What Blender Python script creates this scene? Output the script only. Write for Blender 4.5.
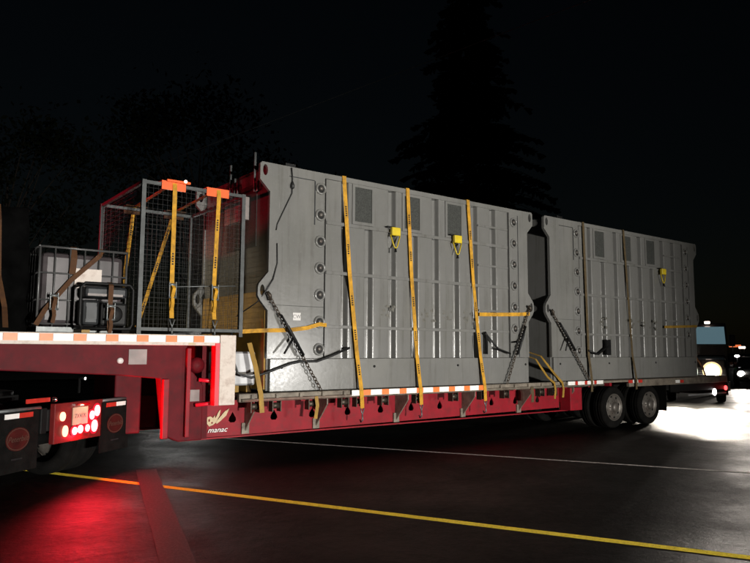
import bpy, bmesh, math, random
from mathutils import Vector, Matrix
R = math.radians
random.seed(7)
for o in list(bpy.data.objects): bpy.data.objects.remove(o)
SC = bpy.context.scene
COL = SC.collection

# ------------------------------------------------------------------ camera, sky, moonlight, exposure
cam = bpy.data.cameras.new('camera'); cam.sensor_width = 36.0; cam.lens = 32.503
cam.clip_start = 0.05; cam.clip_end = 3000
camo = bpy.data.objects.new('camera', cam); COL.objects.link(camo)
rx = Vector((0.79572034, -0.60564689, 0.00458042)); ux = Vector((-0.06496692, -0.07783196, 0.99484747)); fx = Vector((0.60216978, 0.79191794, 0.10127949))
mw = Matrix((rx, ux, -fx)).transposed().to_4x4(); mw.translation = (-4.63, -8.886, 1.7)
camo.matrix_world = mw
SC.camera = camo
W = bpy.data.worlds.new('World'); SC.world = W; W.use_nodes = True
nt = W.node_tree; nt.nodes.clear()
wo = nt.nodes.new('ShaderNodeOutputWorld'); bg = nt.nodes.new('ShaderNodeBackground'); sk = nt.nodes.new('ShaderNodeTexSky')
sk.sky_type = 'NISHITA'; sk.sun_disc = False; sk.sun_elevation = R(8); sk.sun_rotation = R(190)
bg.inputs['Strength'].default_value = 0.0007
nt.links.new(sk.outputs[0], bg.inputs[0]); nt.links.new(bg.outputs[0], wo.inputs[0])
sun = bpy.data.lights.new('moon', 'SUN'); sun.energy = 0.004; sun.angle = R(0.5); sun.color = (1, .95, .88)
suno = bpy.data.objects.new('moon', sun); COL.objects.link(suno); suno.rotation_euler = (R(82), 0, R(-10)); suno.location = (0, -30, 20)
SC.view_settings.view_transform = 'Standard'; SC.view_settings.look = 'None'
SC.view_settings.exposure = 0.0; SC.view_settings.gamma = 1.0
MAIN_W = 32500.0           # each headlight of the unseen car that lights the load

# ------------------------------------------------------------------ materials
def mat(name, col, rough=.5, metal=0., spec=.5, var=.0, vscale=6., bump=0., bscale=40., dirt=None, dscale=2., damt=.5, emit=None, estr=0., coat=0.):
    m = bpy.data.materials.new(name); m.use_nodes = True
    t = m.node_tree; b = t.nodes['Principled BSDF']
    b.inputs['Roughness'].default_value = rough; b.inputs['Metallic'].default_value = metal
    b.inputs['Specular IOR Level'].default_value = spec; b.inputs['Coat Weight'].default_value = coat
    b.inputs['Base Color'].default_value = (*col, 1)
    tc = t.nodes.new('ShaderNodeTexCoord')
    out = None
    if var or dirt:
        n = t.nodes.new('ShaderNodeTexNoise'); n.inputs['Scale'].default_value = vscale; n.inputs['Detail'].default_value = 6
        t.links.new(tc.outputs['Object'], n.inputs['Vector'])
        mr = t.nodes.new('ShaderNodeMapRange'); mr.inputs[1].default_value = .3; mr.inputs[2].default_value = .7
        mr.inputs[3].default_value = 1 - var; mr.inputs[4].default_value = 1 + var
        t.links.new(n.outputs[0], mr.inputs[0])
        mx = t.nodes.new('ShaderNodeMix'); mx.data_type = 'RGBA'; mx.blend_type = 'MULTIPLY'; mx.inputs[0].default_value = 1
        mx.inputs[6].default_value = (*col, 1); t.links.new(mr.outputs[0], mx.inputs[7]); out = mx.outputs[2]
    if dirt:
        n2 = t.nodes.new('ShaderNodeTexNoise'); n2.inputs['Scale'].default_value = dscale; n2.inputs['Detail'].default_value = 9; n2.inputs['Roughness'].default_value = .7
        t.links.new(tc.outputs['Object'], n2.inputs['Vector'])
        r2 = t.nodes.new('ShaderNodeMapRange'); r2.inputs[1].default_value = .48; r2.inputs[2].default_value = .72; r2.inputs[4].default_value = damt
        t.links.new(n2.outputs[0], r2.inputs[0])
        m2 = t.nodes.new('ShaderNodeMix'); m2.data_type = 'RGBA'; t.links.new(r2.outputs[0], m2.inputs[0]); t.links.new(out, m2.inputs[6]); m2.inputs[7].default_value = (*dirt, 1); out = m2.outputs[2]
    if out: t.links.new(out, b.inputs['Base Color'])
    if bump:
        n3 = t.nodes.new('ShaderNodeTexNoise'); n3.inputs['Scale'].default_value = bscale; n3.inputs['Detail'].default_value = 4
        t.links.new(tc.outputs['Object'], n3.inputs['Vector'])
        bp = t.nodes.new('ShaderNodeBump'); bp.inputs['Strength'].default_value = bump; bp.inputs['Distance'].default_value = .02
        t.links.new(n3.outputs[0], bp.inputs['Height']); t.links.new(bp.outputs[0], b.inputs['Normal'])
    if emit:
        b.inputs['Emission Color'].default_value = (*emit, 1); b.inputs['Emission Strength'].default_value = estr
    return m

GREY = (.165, .163, .157)
M = dict(
 grey=mat('grey_paint', GREY, .25, spec=.6, var=.10, vscale=1.3, dirt=(.085, .075, .06), dscale=2.2, damt=.5, bump=.035, bscale=5),
 vent=mat('perforated_vent', (.050, .052, .048), .7, spec=.2, var=.35, vscale=55, bump=.5, bscale=120),
 yboard=mat('yellow_board', (.30, .17, .02), .6, var=.25, vscale=5, dirt=(.10, .06, .02), dscale=4, damt=.7),
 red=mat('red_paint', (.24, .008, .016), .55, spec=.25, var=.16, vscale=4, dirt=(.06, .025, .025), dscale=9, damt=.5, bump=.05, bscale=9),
 redshade=mat('shaded_red_paint', (.098, .004, .008), .6, spec=.15, var=.25, vscale=4, dirt=(.035, .009, .010), dscale=9, damt=.6),  # red paint darkened for the weaker light on the gooseneck, plus dirt
 redbright=mat('red_tape', (.62, .01, .03), .35, var=.06),
 black=mat('black_steel', (.006, .006, .006), .55, spec=.3, var=.3, bump=.1, bscale=30),
 rubber=mat('rubber', (.005, .0048, .0045), .9, spec=.1, var=.4, vscale=8, dirt=(.014, .012, .010), dscale=5, damt=.5, bump=.25, bscale=60),
 alloy=mat('dirty_alloy', (.13, .118, .105), .45, metal=.4, var=.25, vscale=9, dirt=(.07, .05, .04), dscale=8, damt=.8),
 steel=mat('galvanised', (.16, .17, .17), .45, metal=.5, var=.2, vscale=18),
 cagesteel=mat('cage_steel', (.055, .06, .06), .5, metal=.2, var=.3, vscale=10), meshwire=mat('mesh_wire', (.022, .022, .022), .6, var=.3),  # cage and mesh colours darkened for the weak light over the gooseneck
 darksteel=mat('dark_steel', (.022, .024, .026), .45, metal=.3, var=.3, vscale=10),
 rail=mat('weathered_rail', (.20, .17, .135), .55, metal=.15, var=.3, vscale=7, dirt=(.05, .035, .025), dscale=5, damt=.85, bump=.15, bscale=25),
 deck=mat('deck_wood', (.05, .038, .028), .8, var=.4, vscale=6, bump=.3, bscale=20),
 white=mat('reflective_white', (.88, .86, .83), .4, var=.05, vscale=9, dirt=(.4, .34, .28), dscale=7, damt=.35),
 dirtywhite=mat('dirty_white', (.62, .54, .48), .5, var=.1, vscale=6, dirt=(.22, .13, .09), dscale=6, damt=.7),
 orange=mat('reflective_orange', (.85, .20, .045), .4, var=.1, vscale=12),
 retrored=mat('reflective_red', (.50, .03, .02), .4, var=.2, vscale=12),
 strap=mat('yellow_webbing', (.54, .27, .012), .7, var=.28, vscale=9, dirt=(.085, .042, .01), dscale=3.5, damt=.85, bump=.3, bscale=200),
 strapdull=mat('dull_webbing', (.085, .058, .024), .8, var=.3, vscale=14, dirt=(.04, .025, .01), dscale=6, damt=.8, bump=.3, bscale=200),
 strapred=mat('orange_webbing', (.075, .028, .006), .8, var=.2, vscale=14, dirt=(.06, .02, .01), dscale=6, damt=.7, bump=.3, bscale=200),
 protector=mat('orange_plastic', (.85, .13, .03), .35, var=.08),
 yellow=mat('yellow_plastic', (.62, .46, .02), .4, var=.1),
 chain=mat('chain_steel', (.07, .055, .042), .5, metal=.6, var=.4, vscale=30),
 silver=mat('tool_box_aluminium', (.45, .45, .46), .45, metal=.4, var=.12, vscale=5, bump=.05, bscale=8),
 ibc=mat('tote_plastic', (.055, .045, .048), .4, var=.35, vscale=4, dirt=(.03, .025, .025), dscale=3, damt=.8),  # white tote: dim light at this end is put into its colour
 plategrey=mat('grey_plate', (.22, .19, .18), .5, var=.2), totebar=mat('tote_tube', (.11, .11, .11), .4, metal=.4, var=.2),
 tarp=mat('black_tarp', (.003, .003, .003), 1., spec=.0, var=.4, vscale=5, bump=.8, bscale=7),
 sticker=mat('white_sticker', (.62, .60, .58), .4),
 ink=mat('ink', (.10, .10, .11), .5),
 gold=mat('gold_print', (.50, .38, .22), .45, var=.12, vscale=30),
 ovalred=mat('emblem_red', (.045, .005, .004), .7, spec=.2, var=.5),
 emblemink=mat('emblem_script', (.065, .03, .02), .6),
 glass=mat('dark_glass', (.01, .012, .014), .05, spec=.6),
 chrome=mat('chrome', (.7, .7, .7), .15, metal=1.),
 carpaint=mat('grey_car_paint', (.28, .27, .26), .3, coat=.6, var=.05),
 truckpaint=mat('dark_truck_paint', (.02, .018, .018), .35, coat=.5, var=.1),
 smudge=mat('dust_smear', (.105, .10, .085), .6, var=.4, vscale=18),
 bark=mat('bark', (.045, .035, .028), .9, var=.3, bump=.6, bscale=12),
 needle=mat('needles', (.010, .014, .008), .9, spec=.1, var=.35, vscale=.8),
 leaf=mat('leaves', (.011, .014, .007), .9, spec=.1, var=.35, vscale=.7),
 verge=mat('verge_grass', (.03, .04, .018), .9, var=.4, vscale=3, bump=.8, bscale=30),
 cable=mat('black_cable', (.01, .01, .01), .5),
 tailred=mat('lit_tail_lens', (.5, .02, .02), .3, emit=(1, .12, .12), estr=17),
 tailhalo=mat('tail_halo', (.35, .01, .01), .3, emit=(1, .01, .04), estr=.9),  # red halo around the tail lamps, built as a glowing ring
 tailamber=mat('lit_amber_lens', (.6, .2, .1), .3, emit=(1, .45, .28), estr=2.6),
 plate=mat('licence_plate', (.50, .40, .28), .5, var=.25),
 head=mat('lit_headlight', (1, 1, 1), .2, emit=(1, .90, .70), estr=60),
 lamphalo=mat('amber_halo', (.5, .25, .06), .3, emit=(1, .72, .36), estr=1.4),  # halo of the truck headlights, built as an emissive ring
 headwhite=mat('lit_white_headlight', (1, 1, 1), .2, emit=(1, .97, .93), estr=20),
 markamber=mat('lit_marker', (1, .8, .6), .3, emit=(1, .78, .66), estr=5),
 markred=mat('lit_red_marker', (.6, .02, .02), .3, emit=(1, .06, .06), estr=4),
 markwhite=mat('lit_white_marker', (1, 1, 1), .3, emit=(1, .97, .95), estr=6),
 signgreen=mat('lit_green_sign', (.02, .3, .08), .4, emit=(.01, .40, .13), estr=.62),
 signorange=mat('lit_orange_sign', (.4, .1, .03), .4, emit=(1, .22, .07), estr=.8),
 cabglass=mat('glowing_windscreen', (.08, .12, .14), .15, emit=(.30, .52, .62), estr=.25),  # bluish tone of the glass put in as emission
)
def road_mat():
    m = bpy.data.materials.new('wet_asphalt'); m.use_nodes = True
    t = m.node_tree; b = t.nodes['Principled BSDF']; N = t.nodes.new; L = t.links.new
    geo = N('ShaderNodeTexCoord')
    def noise(s, d, rr=.6):
        n = N('ShaderNodeTexNoise'); n.inputs['Scale'].default_value = s; n.inputs['Detail'].default_value = d; n.inputs['Roughness'].default_value = rr
        L(geo.outputs['Object'], n.inputs['Vector']); return n.outputs[0]
    def mr(x, a, bb, c, d):
        n = N('ShaderNodeMapRange'); n.inputs[1].default_value = a; n.inputs[2].default_value = bb; n.inputs[3].default_value = c; n.inputs[4].default_value = d
        L(x, n.inputs[0]); return n.outputs[0]
    big = noise(.55, 6); fine = noise(36, 6, .85); mid = noise(9, 8, .72)
    cr = N('ShaderNodeValToRGB'); cr.color_ramp.elements[0].position = .40; cr.color_ramp.elements[1].position = .66
    cr.color_ramp.elements[0].color = (.002, .0019, .0018, 1); cr.color_ramp.elements[1].color = (.040, .036, .031, 1)
    grain = N('ShaderNodeMath'); grain.operation = 'MULTIPLY_ADD'; L(mid, grain.inputs[0]); grain.inputs[1].default_value = .6; fs = N('ShaderNodeMath'); fs.operation = 'MULTIPLY'; L(fine, fs.inputs[0]); fs.inputs[1].default_value = .4; L(fs.outputs[0], grain.inputs[2]); L(grain.outputs[0], cr.inputs[0])
    patch = noise(.22, 3); vo = N('ShaderNodeTexVoronoi'); vo.feature = 'DISTANCE_TO_EDGE'; vo.inputs['Scale'].default_value = .16
    wn = N('ShaderNodeTexNoise'); wn.inputs['Scale'].default_value = .9; wn.inputs['Detail'].default_value = 6; L(geo.outputs['Object'], wn.inputs['Vector'])
    wa = N('ShaderNodeMix'); wa.data_type = 'RGBA'; wa.blend_type = 'LINEAR_LIGHT'; wa.inputs[0].default_value = .35; L(geo.outputs['Object'], wa.inputs[6]); L(wn.outputs['Color'], wa.inputs[7]); L(wa.outputs[2], vo.inputs['Vector'])
    crk = mr(vo.outputs['Distance'], .0, .004, .25, 1.)
    mu = N('ShaderNodeMix'); mu.data_type = 'RGBA'; mu.blend_type = 'MULTIPLY'; mu.inputs[0].default_value = 1; L(cr.outputs[0], mu.inputs[6]); L(mr(patch, .4, .6, .75, 1.25), mu.inputs[7])
    mu2 = N('ShaderNodeMix'); mu2.data_type = 'RGBA'; mu2.blend_type = 'MULTIPLY'; mu2.inputs[0].default_value = 1; L(mu.outputs[2], mu2.inputs[6]); L(crk, mu2.inputs[7]); L(mu2.outputs[2], b.inputs['Base Color'])
    L(mr(big, .35, .65, .38, .62), b.inputs['Roughness'])
    b.inputs['Specular IOR Level'].default_value = .085
    a1 = N('ShaderNodeMath'); a1.operation = 'ADD'; L(mr(fine, 0, 1, 0, .5), a1.inputs[0]); L(mr(mid, 0, 1, 0, 3.), a1.inputs[1])
    bp = N('ShaderNodeBump'); bp.inputs['Strength'].default_value = .6; bp.inputs['Distance'].default_value = .0075
    L(a1.outputs[0], bp.inputs['Height']); L(bp.outputs[0], b.inputs['Normal'])
    return m
def grey_mat():
    m = bpy.data.materials.new('grey_module_paint'); m.use_nodes = True
    t = m.node_tree; b = t.nodes['Principled BSDF']; N = t.nodes.new; L = t.links.new
    tc = N('ShaderNodeTexCoord')
    def noise(sc, d, rr=.6, stretch=None):
        n = N('ShaderNodeTexNoise'); n.inputs['Scale'].default_value = sc; n.inputs['Detail'].default_value = d; n.inputs['Roughness'].default_value = rr
        if stretch:
            mp = N('ShaderNodeMapping'); mp.inputs['Scale'].default_value = stretch; L(tc.outputs['Object'], mp.inputs['Vector']); L(mp.outputs[0], n.inputs['Vector'])
        else: L(tc.outputs['Object'], n.inputs['Vector'])
        return n.outputs[0]
    def mr(x, a, bb, c, d):
        n = N('ShaderNodeMapRange'); n.inputs[1].default_value = a; n.inputs[2].default_value = bb; n.inputs[3].default_value = c; n.inputs[4].default_value = d
        L(x, n.inputs[0]); return n.outputs[0]
    def mix(fac, a, col, blend='MIX'):
        x = N('ShaderNodeMix'); x.data_type = 'RGBA'; x.blend_type = blend
        L(fac, x.inputs[0])
        if isinstance(a, tuple): x.inputs[6].default_value = (*a, 1)
        else: L(a, x.inputs[6])
        x.inputs[7].default_value = (*col, 1); return x.outputs[2]
    big = noise(1.1, 5); streak = noise(1, 6, .65, (9, 9, .55)); fine = noise(26, 5, .7); scr = noise(1, 3, .5, (60, 60, 3)); rst = noise(7, 7, .75)
    c = mix(mr(big, .35, .7, 0, .55), GREY, (.125, .125, .112))
    c = mix(mr(streak, .52, .74, 0, .6), c, (.075, .070, .058))
    c = mix(mr(noise(.75, 4, .6), .48, .66, 0, .5), c, (.20, .197, .182))
    c = mix(mr(fine, .55, .75, 0, .35), c, (.20, .20, .19))
    c = mix(mr(scr, .70, .78, 0, .55), c, (.25, .245, .23))
    c = mix(mr(rst, .70, .76, 0, .8), c, (.085, .045, .022))
    L(c, b.inputs['Base Color']); L(mr(fine, .3, .7, .17, .27), b.inputs['Roughness']); b.inputs['Specular IOR Level'].default_value = .55
    bp = N('ShaderNodeBump'); bp.inputs['Strength'].default_value = .06; bp.inputs['Distance'].default_value = .02
    L(noise(3.2, 3), bp.inputs['Height']); L(bp.outputs[0], b.inputs['Normal'])
    return m
def paint_mat(name, col, wear, beads=.4, bdist=.005, bscale=None, sheen=0.):
    m = bpy.data.materials.new(name); m.use_nodes = True
    t = m.node_tree; b = t.nodes['Principled BSDF']; N = t.nodes.new; L = t.links.new
    tc = N('ShaderNodeTexCoord'); n = N('ShaderNodeTexNoise'); n.inputs['Scale'].default_value = 38; n.inputs['Detail'].default_value = 8; n.inputs['Roughness'].default_value = .75
    L(tc.outputs['Object'], n.inputs['Vector'])
    cr = N('ShaderNodeValToRGB'); cr.color_ramp.elements[0].position = wear; cr.color_ramp.elements[1].position = wear + .16
    cr.color_ramp.elements[0].color = (.012, .011, .010, 1); cr.color_ramp.elements[1].color = (*col, 1)
    L(n.outputs[0], cr.inputs[0]); L(cr.outputs[0], b.inputs['Base Color']); b.inputs['Roughness'].default_value = .6
    bp = N('ShaderNodeBump'); bp.inputs['Strength'].default_value = beads; bp.inputs['Distance'].default_value = bdist; h = n
    if bscale: b.inputs['Sheen Weight'].default_value = sheen; b.inputs['Sheen Roughness'].default_value = .35; b.inputs['Sheen Tint'].default_value = (*[min(1, c * 1.5) for c in col], 1)
    if bscale:                                                           # glass beads in the paint
        h = N('ShaderNodeTexNoise'); h.inputs['Scale'].default_value = bscale; h.inputs['Detail'].default_value = 1; L(tc.outputs['Object'], h.inputs['Vector'])
    L(h.outputs[0], bp.inputs['Height']); L(bp.outputs[0], b.inputs['Normal'])
    return m
M['grey'] = grey_mat();  M['road'] = road_mat(); M['lineyellow'] = paint_mat('yellow_line_paint', (.62, .48, .03), .33, 1.0, .03, 160, .4)
M['linewhite'] = paint_mat('white_line_paint', (.42, .40, .37), .40, .8, .01, 160, .3); M['lineworn'] = paint_mat('worn_white_paint', (.062, .060, .058), .47, .6, .008, 120)

M['lineyellow'].cycles.use_bump_map_correction = False; M['linewhite'].cycles.use_bump_map_correction = False

# ------------------------------------------------------------------ mesh helper
class MB:
    def __init__(s): s.v = []; s.f = []; s.sm = []
    def add(s, vs, fs, smooth=False):
        n = len(s.v); s.v += [tuple(p) for p in vs]; s.f += [tuple(n + i for i in q) for q in fs]; s.sm += [smooth] * len(fs); return s
    def box(s, x0, x1, y0, y1, z0, z1):
        x0, x1 = sorted((x0, x1)); y0, y1 = sorted((y0, y1)); z0, z1 = sorted((z0, z1))
        return s.add([(x0,y0,z0),(x1,y0,z0),(x1,y1,z0),(x0,y1,z0),(x0,y0,z1),(x1,y0,z1),(x1,y1,z1),(x0,y1,z1)],
                     [(0,3,2,1),(4,5,6,7),(0,1,5,4),(1,2,6,5),(2,3,7,6),(3,0,4,7)])
    def bar(s, p, q, a, b, up=(0,0,1)):            # rectangular bar from p to q, a wide, b tall
        p = Vector(p); q = Vector(q); d = (q - p).normalized(); u = Vector(up)
        if abs(d.dot(u)) > .99: u = Vector((0, 1, 0))
        l = d.cross(u).normalized() * a / 2; u = l.cross(d).normalized() * b / 2
        vs = [p - l - u, p + l - u, p + l + u, p - l + u, q - l - u, q + l - u, q + l + u, q - l + u]
        return s.add(vs, [(0,1,2,3),(7,6,5,4),(0,4,5,1),(1,5,6,2),(2,6,7,3),(3,7,4,0)])
    def tube(s, pts, r, n=8, caps=True):
        pts = [Vector(p) for p in pts]; rs = r if isinstance(r, (list, tuple)) else [r] * len(pts)
        vs = []; fs = []; ref = None
        for i, p in enumerate(pts):
            d = (pts[min(i + 1, len(pts) - 1)] - pts[max(i - 1, 0)]).normalized()
            if ref is None: ref = Vector((0, 0, 1)) if abs(d.z) < .9 else Vector((0, 1, 0))
            a = d.cross(ref).normalized(); b = a.cross(d).normalized(); ref = b
            for k in range(n):
                t = 2 * math.pi * k / n; vs.append(p + (a * math.cos(t) + b * math.sin(t)) * rs[i])
        for i in range(len(pts) - 1):
            for k in range(n): fs.append((i*n + k, i*n + (k+1) % n, (i+1)*n + (k+1) % n, (i+1)*n + k))
        s.add(vs, fs, True)
        if caps:
            m = len(s.v) - len(vs)
            s.f.append(tuple(m + k for k in range(n - 1, -1, -1))); s.sm.append(False)
            s.f.append(tuple(m + (len(pts)-1)*n + k for k in range(n))); s.sm.append(False)
        return s
    def lathe(s, c, axis, prof, n=24):              # prof: (distance along axis, radius)
        c = Vector(c); ax = Vector(axis).normalized(); ref = Vector((0, 0, 1)) if abs(ax.z) < .9 else Vector((1, 0, 0))
        a = ax.cross(ref).normalized(); b = ax.cross(a).normalized(); vs = []; fs = []
        for (h, r) in prof:
            for k in range(n):
                t = 2 * math.pi * k / n; vs.append(c + ax * h + (a * math.cos(t) + b * math.sin(t)) * r)
        for i in range(len(prof) - 1):
            for k in range(n): fs.append((i*n + k, (i+1)*n + k, (i+1)*n + (k+1) % n, i*n + (k+1) % n))
        return s.add(vs, fs, True)
    def poly(s, outer, holes, T, depth):             # outline with holes in (a,b), T maps (a,b,c) to xyz, extruded by depth
        bm = bmesh.new(); loops = [outer] + list(holes); es = []
        for lp in loops:
            vs = [bm.verts.new((a, b, 0)) for a, b in lp]
            es += [bm.edges.new((vs[i], vs[(i + 1) % len(vs)])) for i in range(len(vs))]
        bmesh.ops.triangle_fill(bm, use_beauty=True, edges=es)
        bm.verts.index_update(); base = [v.co.copy() for v in bm.verts]; n = len(base)
        fr = [[v.index for v in f.verts] for f in bm.faces]
        vs = [T(p.x, p.y, 0) for p in base] + [T(p.x, p.y, depth) for p in base]
        fs = [tuple(q) for q in fr] + [tuple(i + n for i in reversed(q)) for q in fr]
        k = 0
        for lp in loops:
            m = len(lp); fs += [(k + i, k + (i+1) % m, n + k + (i+1) % m, n + k + i) for i in range(m)]; k += m
        bm.free(); return s.add(vs, fs)
    def ribbon(s, pts, w, th, wd):                   # flat webbing; wd = width direction
        pts = [Vector(p) for p in pts]; vs = []; fs = []
        for i, p in enumerate(pts):
            d = (pts[min(i + 1, len(pts) - 1)] - pts[max(i - 1, 0)]).normalized(); l = Vector(wd); l = (l - d * l.dot(d)).normalized()
            n = d.cross(l).normalized() * th / 2; l = l * w / 2
            vs += [p - l - n, p + l - n, p + l + n, p - l + n]
        for i in range(len(pts) - 1):
            for k in range(4): fs.append((4*i + k, 4*i + (k+1) % 4, 4*i + 4 + (k+1) % 4, 4*i + 4 + k))
        fs += [(3, 2, 1, 0), tuple(4*(len(pts)-1) + k for k in range(4))]
        return s.add(vs, fs)
    def mesh(s, name, m, off=(0, 0, 0), fix=True):
        me = bpy.data.meshes.new(name); off = Vector(off)
        me.from_pydata([tuple(Vector(p) - off) for p in s.v], [], s.f); me.materials.append(m)
        me.polygons.foreach_set('use_smooth', s.sm)
        if fix:
            bm = bmesh.new(); bm.from_mesh(me); bmesh.ops.recalc_face_normals(bm, faces=bm.faces); bm.to_mesh(me); bm.free()
        me.update(); return me
    def build(s, name, m, parent=None, bevel=0, world=False, fix=True):
        off = Vector((0, 0, 0))
        if world and parent is not None:
            p = parent
            while p is not None: off += p.location; p = p.parent
        o = bpy.data.objects.new(name, s.mesh(name, M[m] if isinstance(m, str) else m, off, fix)); COL.objects.link(o)
        if parent is not None: o.parent = parent
        if bevel:
            bv = o.modifiers.new('bevel', 'BEVEL'); bv.width = bevel; bv.segments = 2; bv.limit_method = 'ANGLE'; bv.angle_limit = R(40)
        return o
def use(me, name, parent, loc=(0, 0, 0), rot=(0, 0, 0), kind=None, scale=None):
    o = bpy.data.objects.new(name, me); COL.objects.link(o); o.parent = parent; o.location = loc; o.rotation_euler = rot
    if scale: o.scale = scale
    if kind: o['kind'] = kind
    return o
def tag(o, label, cat, group=None):
    o['label'] = label; o['category'] = cat
    if group: o['group'] = group
    return o
def thing(name, loc, label, cat, group=None, rz=0):
    o = bpy.data.objects.new(name, None); COL.objects.link(o); o.location = loc; o.rotation_euler = (0, 0, rz)
    o.empty_display_size = .2; return tag(o, label, cat, group)
def struct(o): o['kind'] = 'structure'; return o
def stuff(o): o['kind'] = 'stuff'; return o
def kids(o): return [c for c in bpy.data.objects if c.parent == o]
def copy_tree(o, parent=None):
    c = o.copy(); COL.objects.link(c); c.parent = parent
    for ch in kids(o): copy_tree(ch, c)
    return c
def text(body, name, m, parent, loc, rot, size, shear=0., ext=.002, sx=1.):
    cu = bpy.data.curves.new(name, 'FONT'); cu.body = body; cu.size = size; cu.shear = shear; cu.extrude = ext; cu.align_x = 'CENTER'; cu.align_y = 'CENTER'; cu.resolution_u = 3
    t = bpy.data.objects.new(name, cu); COL.objects.link(t)
    me = bpy.data.meshes.new_from_object(t.evaluated_get(bpy.context.evaluated_depsgraph_get())); me.name = name
    bpy.data.objects.remove(t); me.materials.clear(); me.materials.append(M[m])
    return use(me, name, parent, loc, rot, scale=(sx, 1, 1))
def spot(name, parent, loc, aim, power, size, blend, col, radius=.06):
    l = bpy.data.lights.new(name, 'SPOT'); l.energy = power; l.spot_size = R(size); l.spot_blend = blend; l.color = col; l.shadow_soft_size = radius
    o = bpy.data.objects.new(name, l); COL.objects.link(o); o.parent = parent; o.location = loc
    o.rotation_euler = (Vector(aim) - Vector(loc)).to_track_quat('-Z', 'Y').to_euler(); return o
def point(name, parent, loc, power, col, radius=.03):
    l = bpy.data.lights.new(name, 'POINT'); l.energy = power; l.color = col; l.shadow_soft_size = radius
    o = bpy.data.objects.new(name, l); COL.objects.link(o); o.parent = parent; o.location = loc; return o
def oval(cx, cy, a, b, n=16): return [(cx + a * math.cos(2*math.pi*k/n), cy + b * math.sin(2*math.pi*k/n)) for k in range(n)]
VT = lambda v0: (lambda a, b, c: (a, v0 + c, b))       # (u,z) outline standing on plane v = v0

# ------------------------------------------------------------------ road and markings
struct(MB().add([(-500,-500,0),(700,-500,0),(700,700,0),(-500,700,0)], [(0,1,2,3)]).build('road', 'road', fix=False))
def stripe(name, m, p, q, w, z=.001, jag=0):
    p = Vector((*p, 0)); q = Vector((*q, 0)); d = (q - p).normalized(); l = Vector((-d.y, d.x, 0)) * w / 2; n = max(2, int((q - p).length / .25)) if jag else 2
    vs = []
    for i in range(n):
        c = p.lerp(q, i / (n - 1)); vs += [c - l * (1 + random.uniform(-jag, jag)) + Vector((0, 0, z)), c + l * (1 + random.uniform(-jag, jag)) + Vector((0, 0, z))]
    return struct(MB().add(vs, [(2*i, 2*i+2, 2*i+3, 2*i+1) for i in range(n - 1)]).build(name, m))
def along(p, q, a, b):
    p = Vector(p); q = Vector(q); d = (q - p).normalized(); return (p + d * a), (p + d * b)
a, b = along((-2.4, 1.42), (1.36, -6.08), -45, 60); stripe('yellow_road_line', 'lineyellow', a, b, .125, jag=.05)
a, b = along((1.41, 2.95), (5.53, -4.3), -45, 60); stripe('white_road_line', 'linewhite', a, b, .085, jag=.06)
stripe('stop_line', 'lineworn', (-1.25, .92), (-2.95, -5.17), .27, z=.002, jag=.03)
struct(MB().add([(-400, 30, .1), (60, 30, .1), (60, 300, .1), (-400, 300, .1)], [(0,1,2,3)]).build('verge', 'verge', fix=False))

# ------------------------------------------------------------------ trees, wire
def conifer(loc, h, rad, label):
    t = thing('conifer_tree', loc, label, 'tree', 'trees behind the trailer')
    MB().tube([(0,0,0),(.1,0,h*.4),(0,.1,h*.95)], [rad*.07, rad*.045, .03], 10).build('trunk', 'bark', t)
    rnd = random.Random(3); mb = MB(); fl = MB(); z = h * .06
    while z < h * .985:
        k = 1 - z / h; r = rad * (k ** .8) * rnd.uniform(.75, 1.1)
        for i in range(rnd.randint(5, 8)):
            an = rnd.uniform(0, 2*math.pi); L = r * rnd.uniform(.55, 1.08); d = Vector((math.cos(an), math.sin(an), 0)); sd = Vector((-d.y, d.x, 0))
            pts = [Vector((0,0,z)) + d * (L*f) + Vector((0,0, .05*L*math.sin(f*3) - .28*L*f*f)) for f in (0, .35, .7, 1)]
            mb.tube(pts, [.05*k+.015, .04*k+.012, .02, .006], 4, False)
            for j in range(int(8 + L * 3.2)):
                f = rnd.uniform(.12, 1.02); c = pts[0].lerp(pts[3], f); c.z += .06*L*math.sin(f*3.1)
                for sgn in (-1, 1):
                    w = (1.1 - f) * L * .38 + .2; e = c + sd * (sgn * w * rnd.uniform(.6, 1.1)) + d * rnd.uniform(.1, .5) + Vector((0, 0, -rnd.uniform(.1, .45)))
                    q = d * rnd.uniform(.12, .34); fl.add([c - q, c + q, e + q*.5, e - q*.3 + Vector((0,0,-.15))], [(0,1,2,3)])
        z += h * .016 * rnd.uniform(.7, 1.3)
    cr = fl.build('crown', 'needle', t, fix=False); stuff(mb.build('branches', 'bark', cr, fix=False))
    return t
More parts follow.
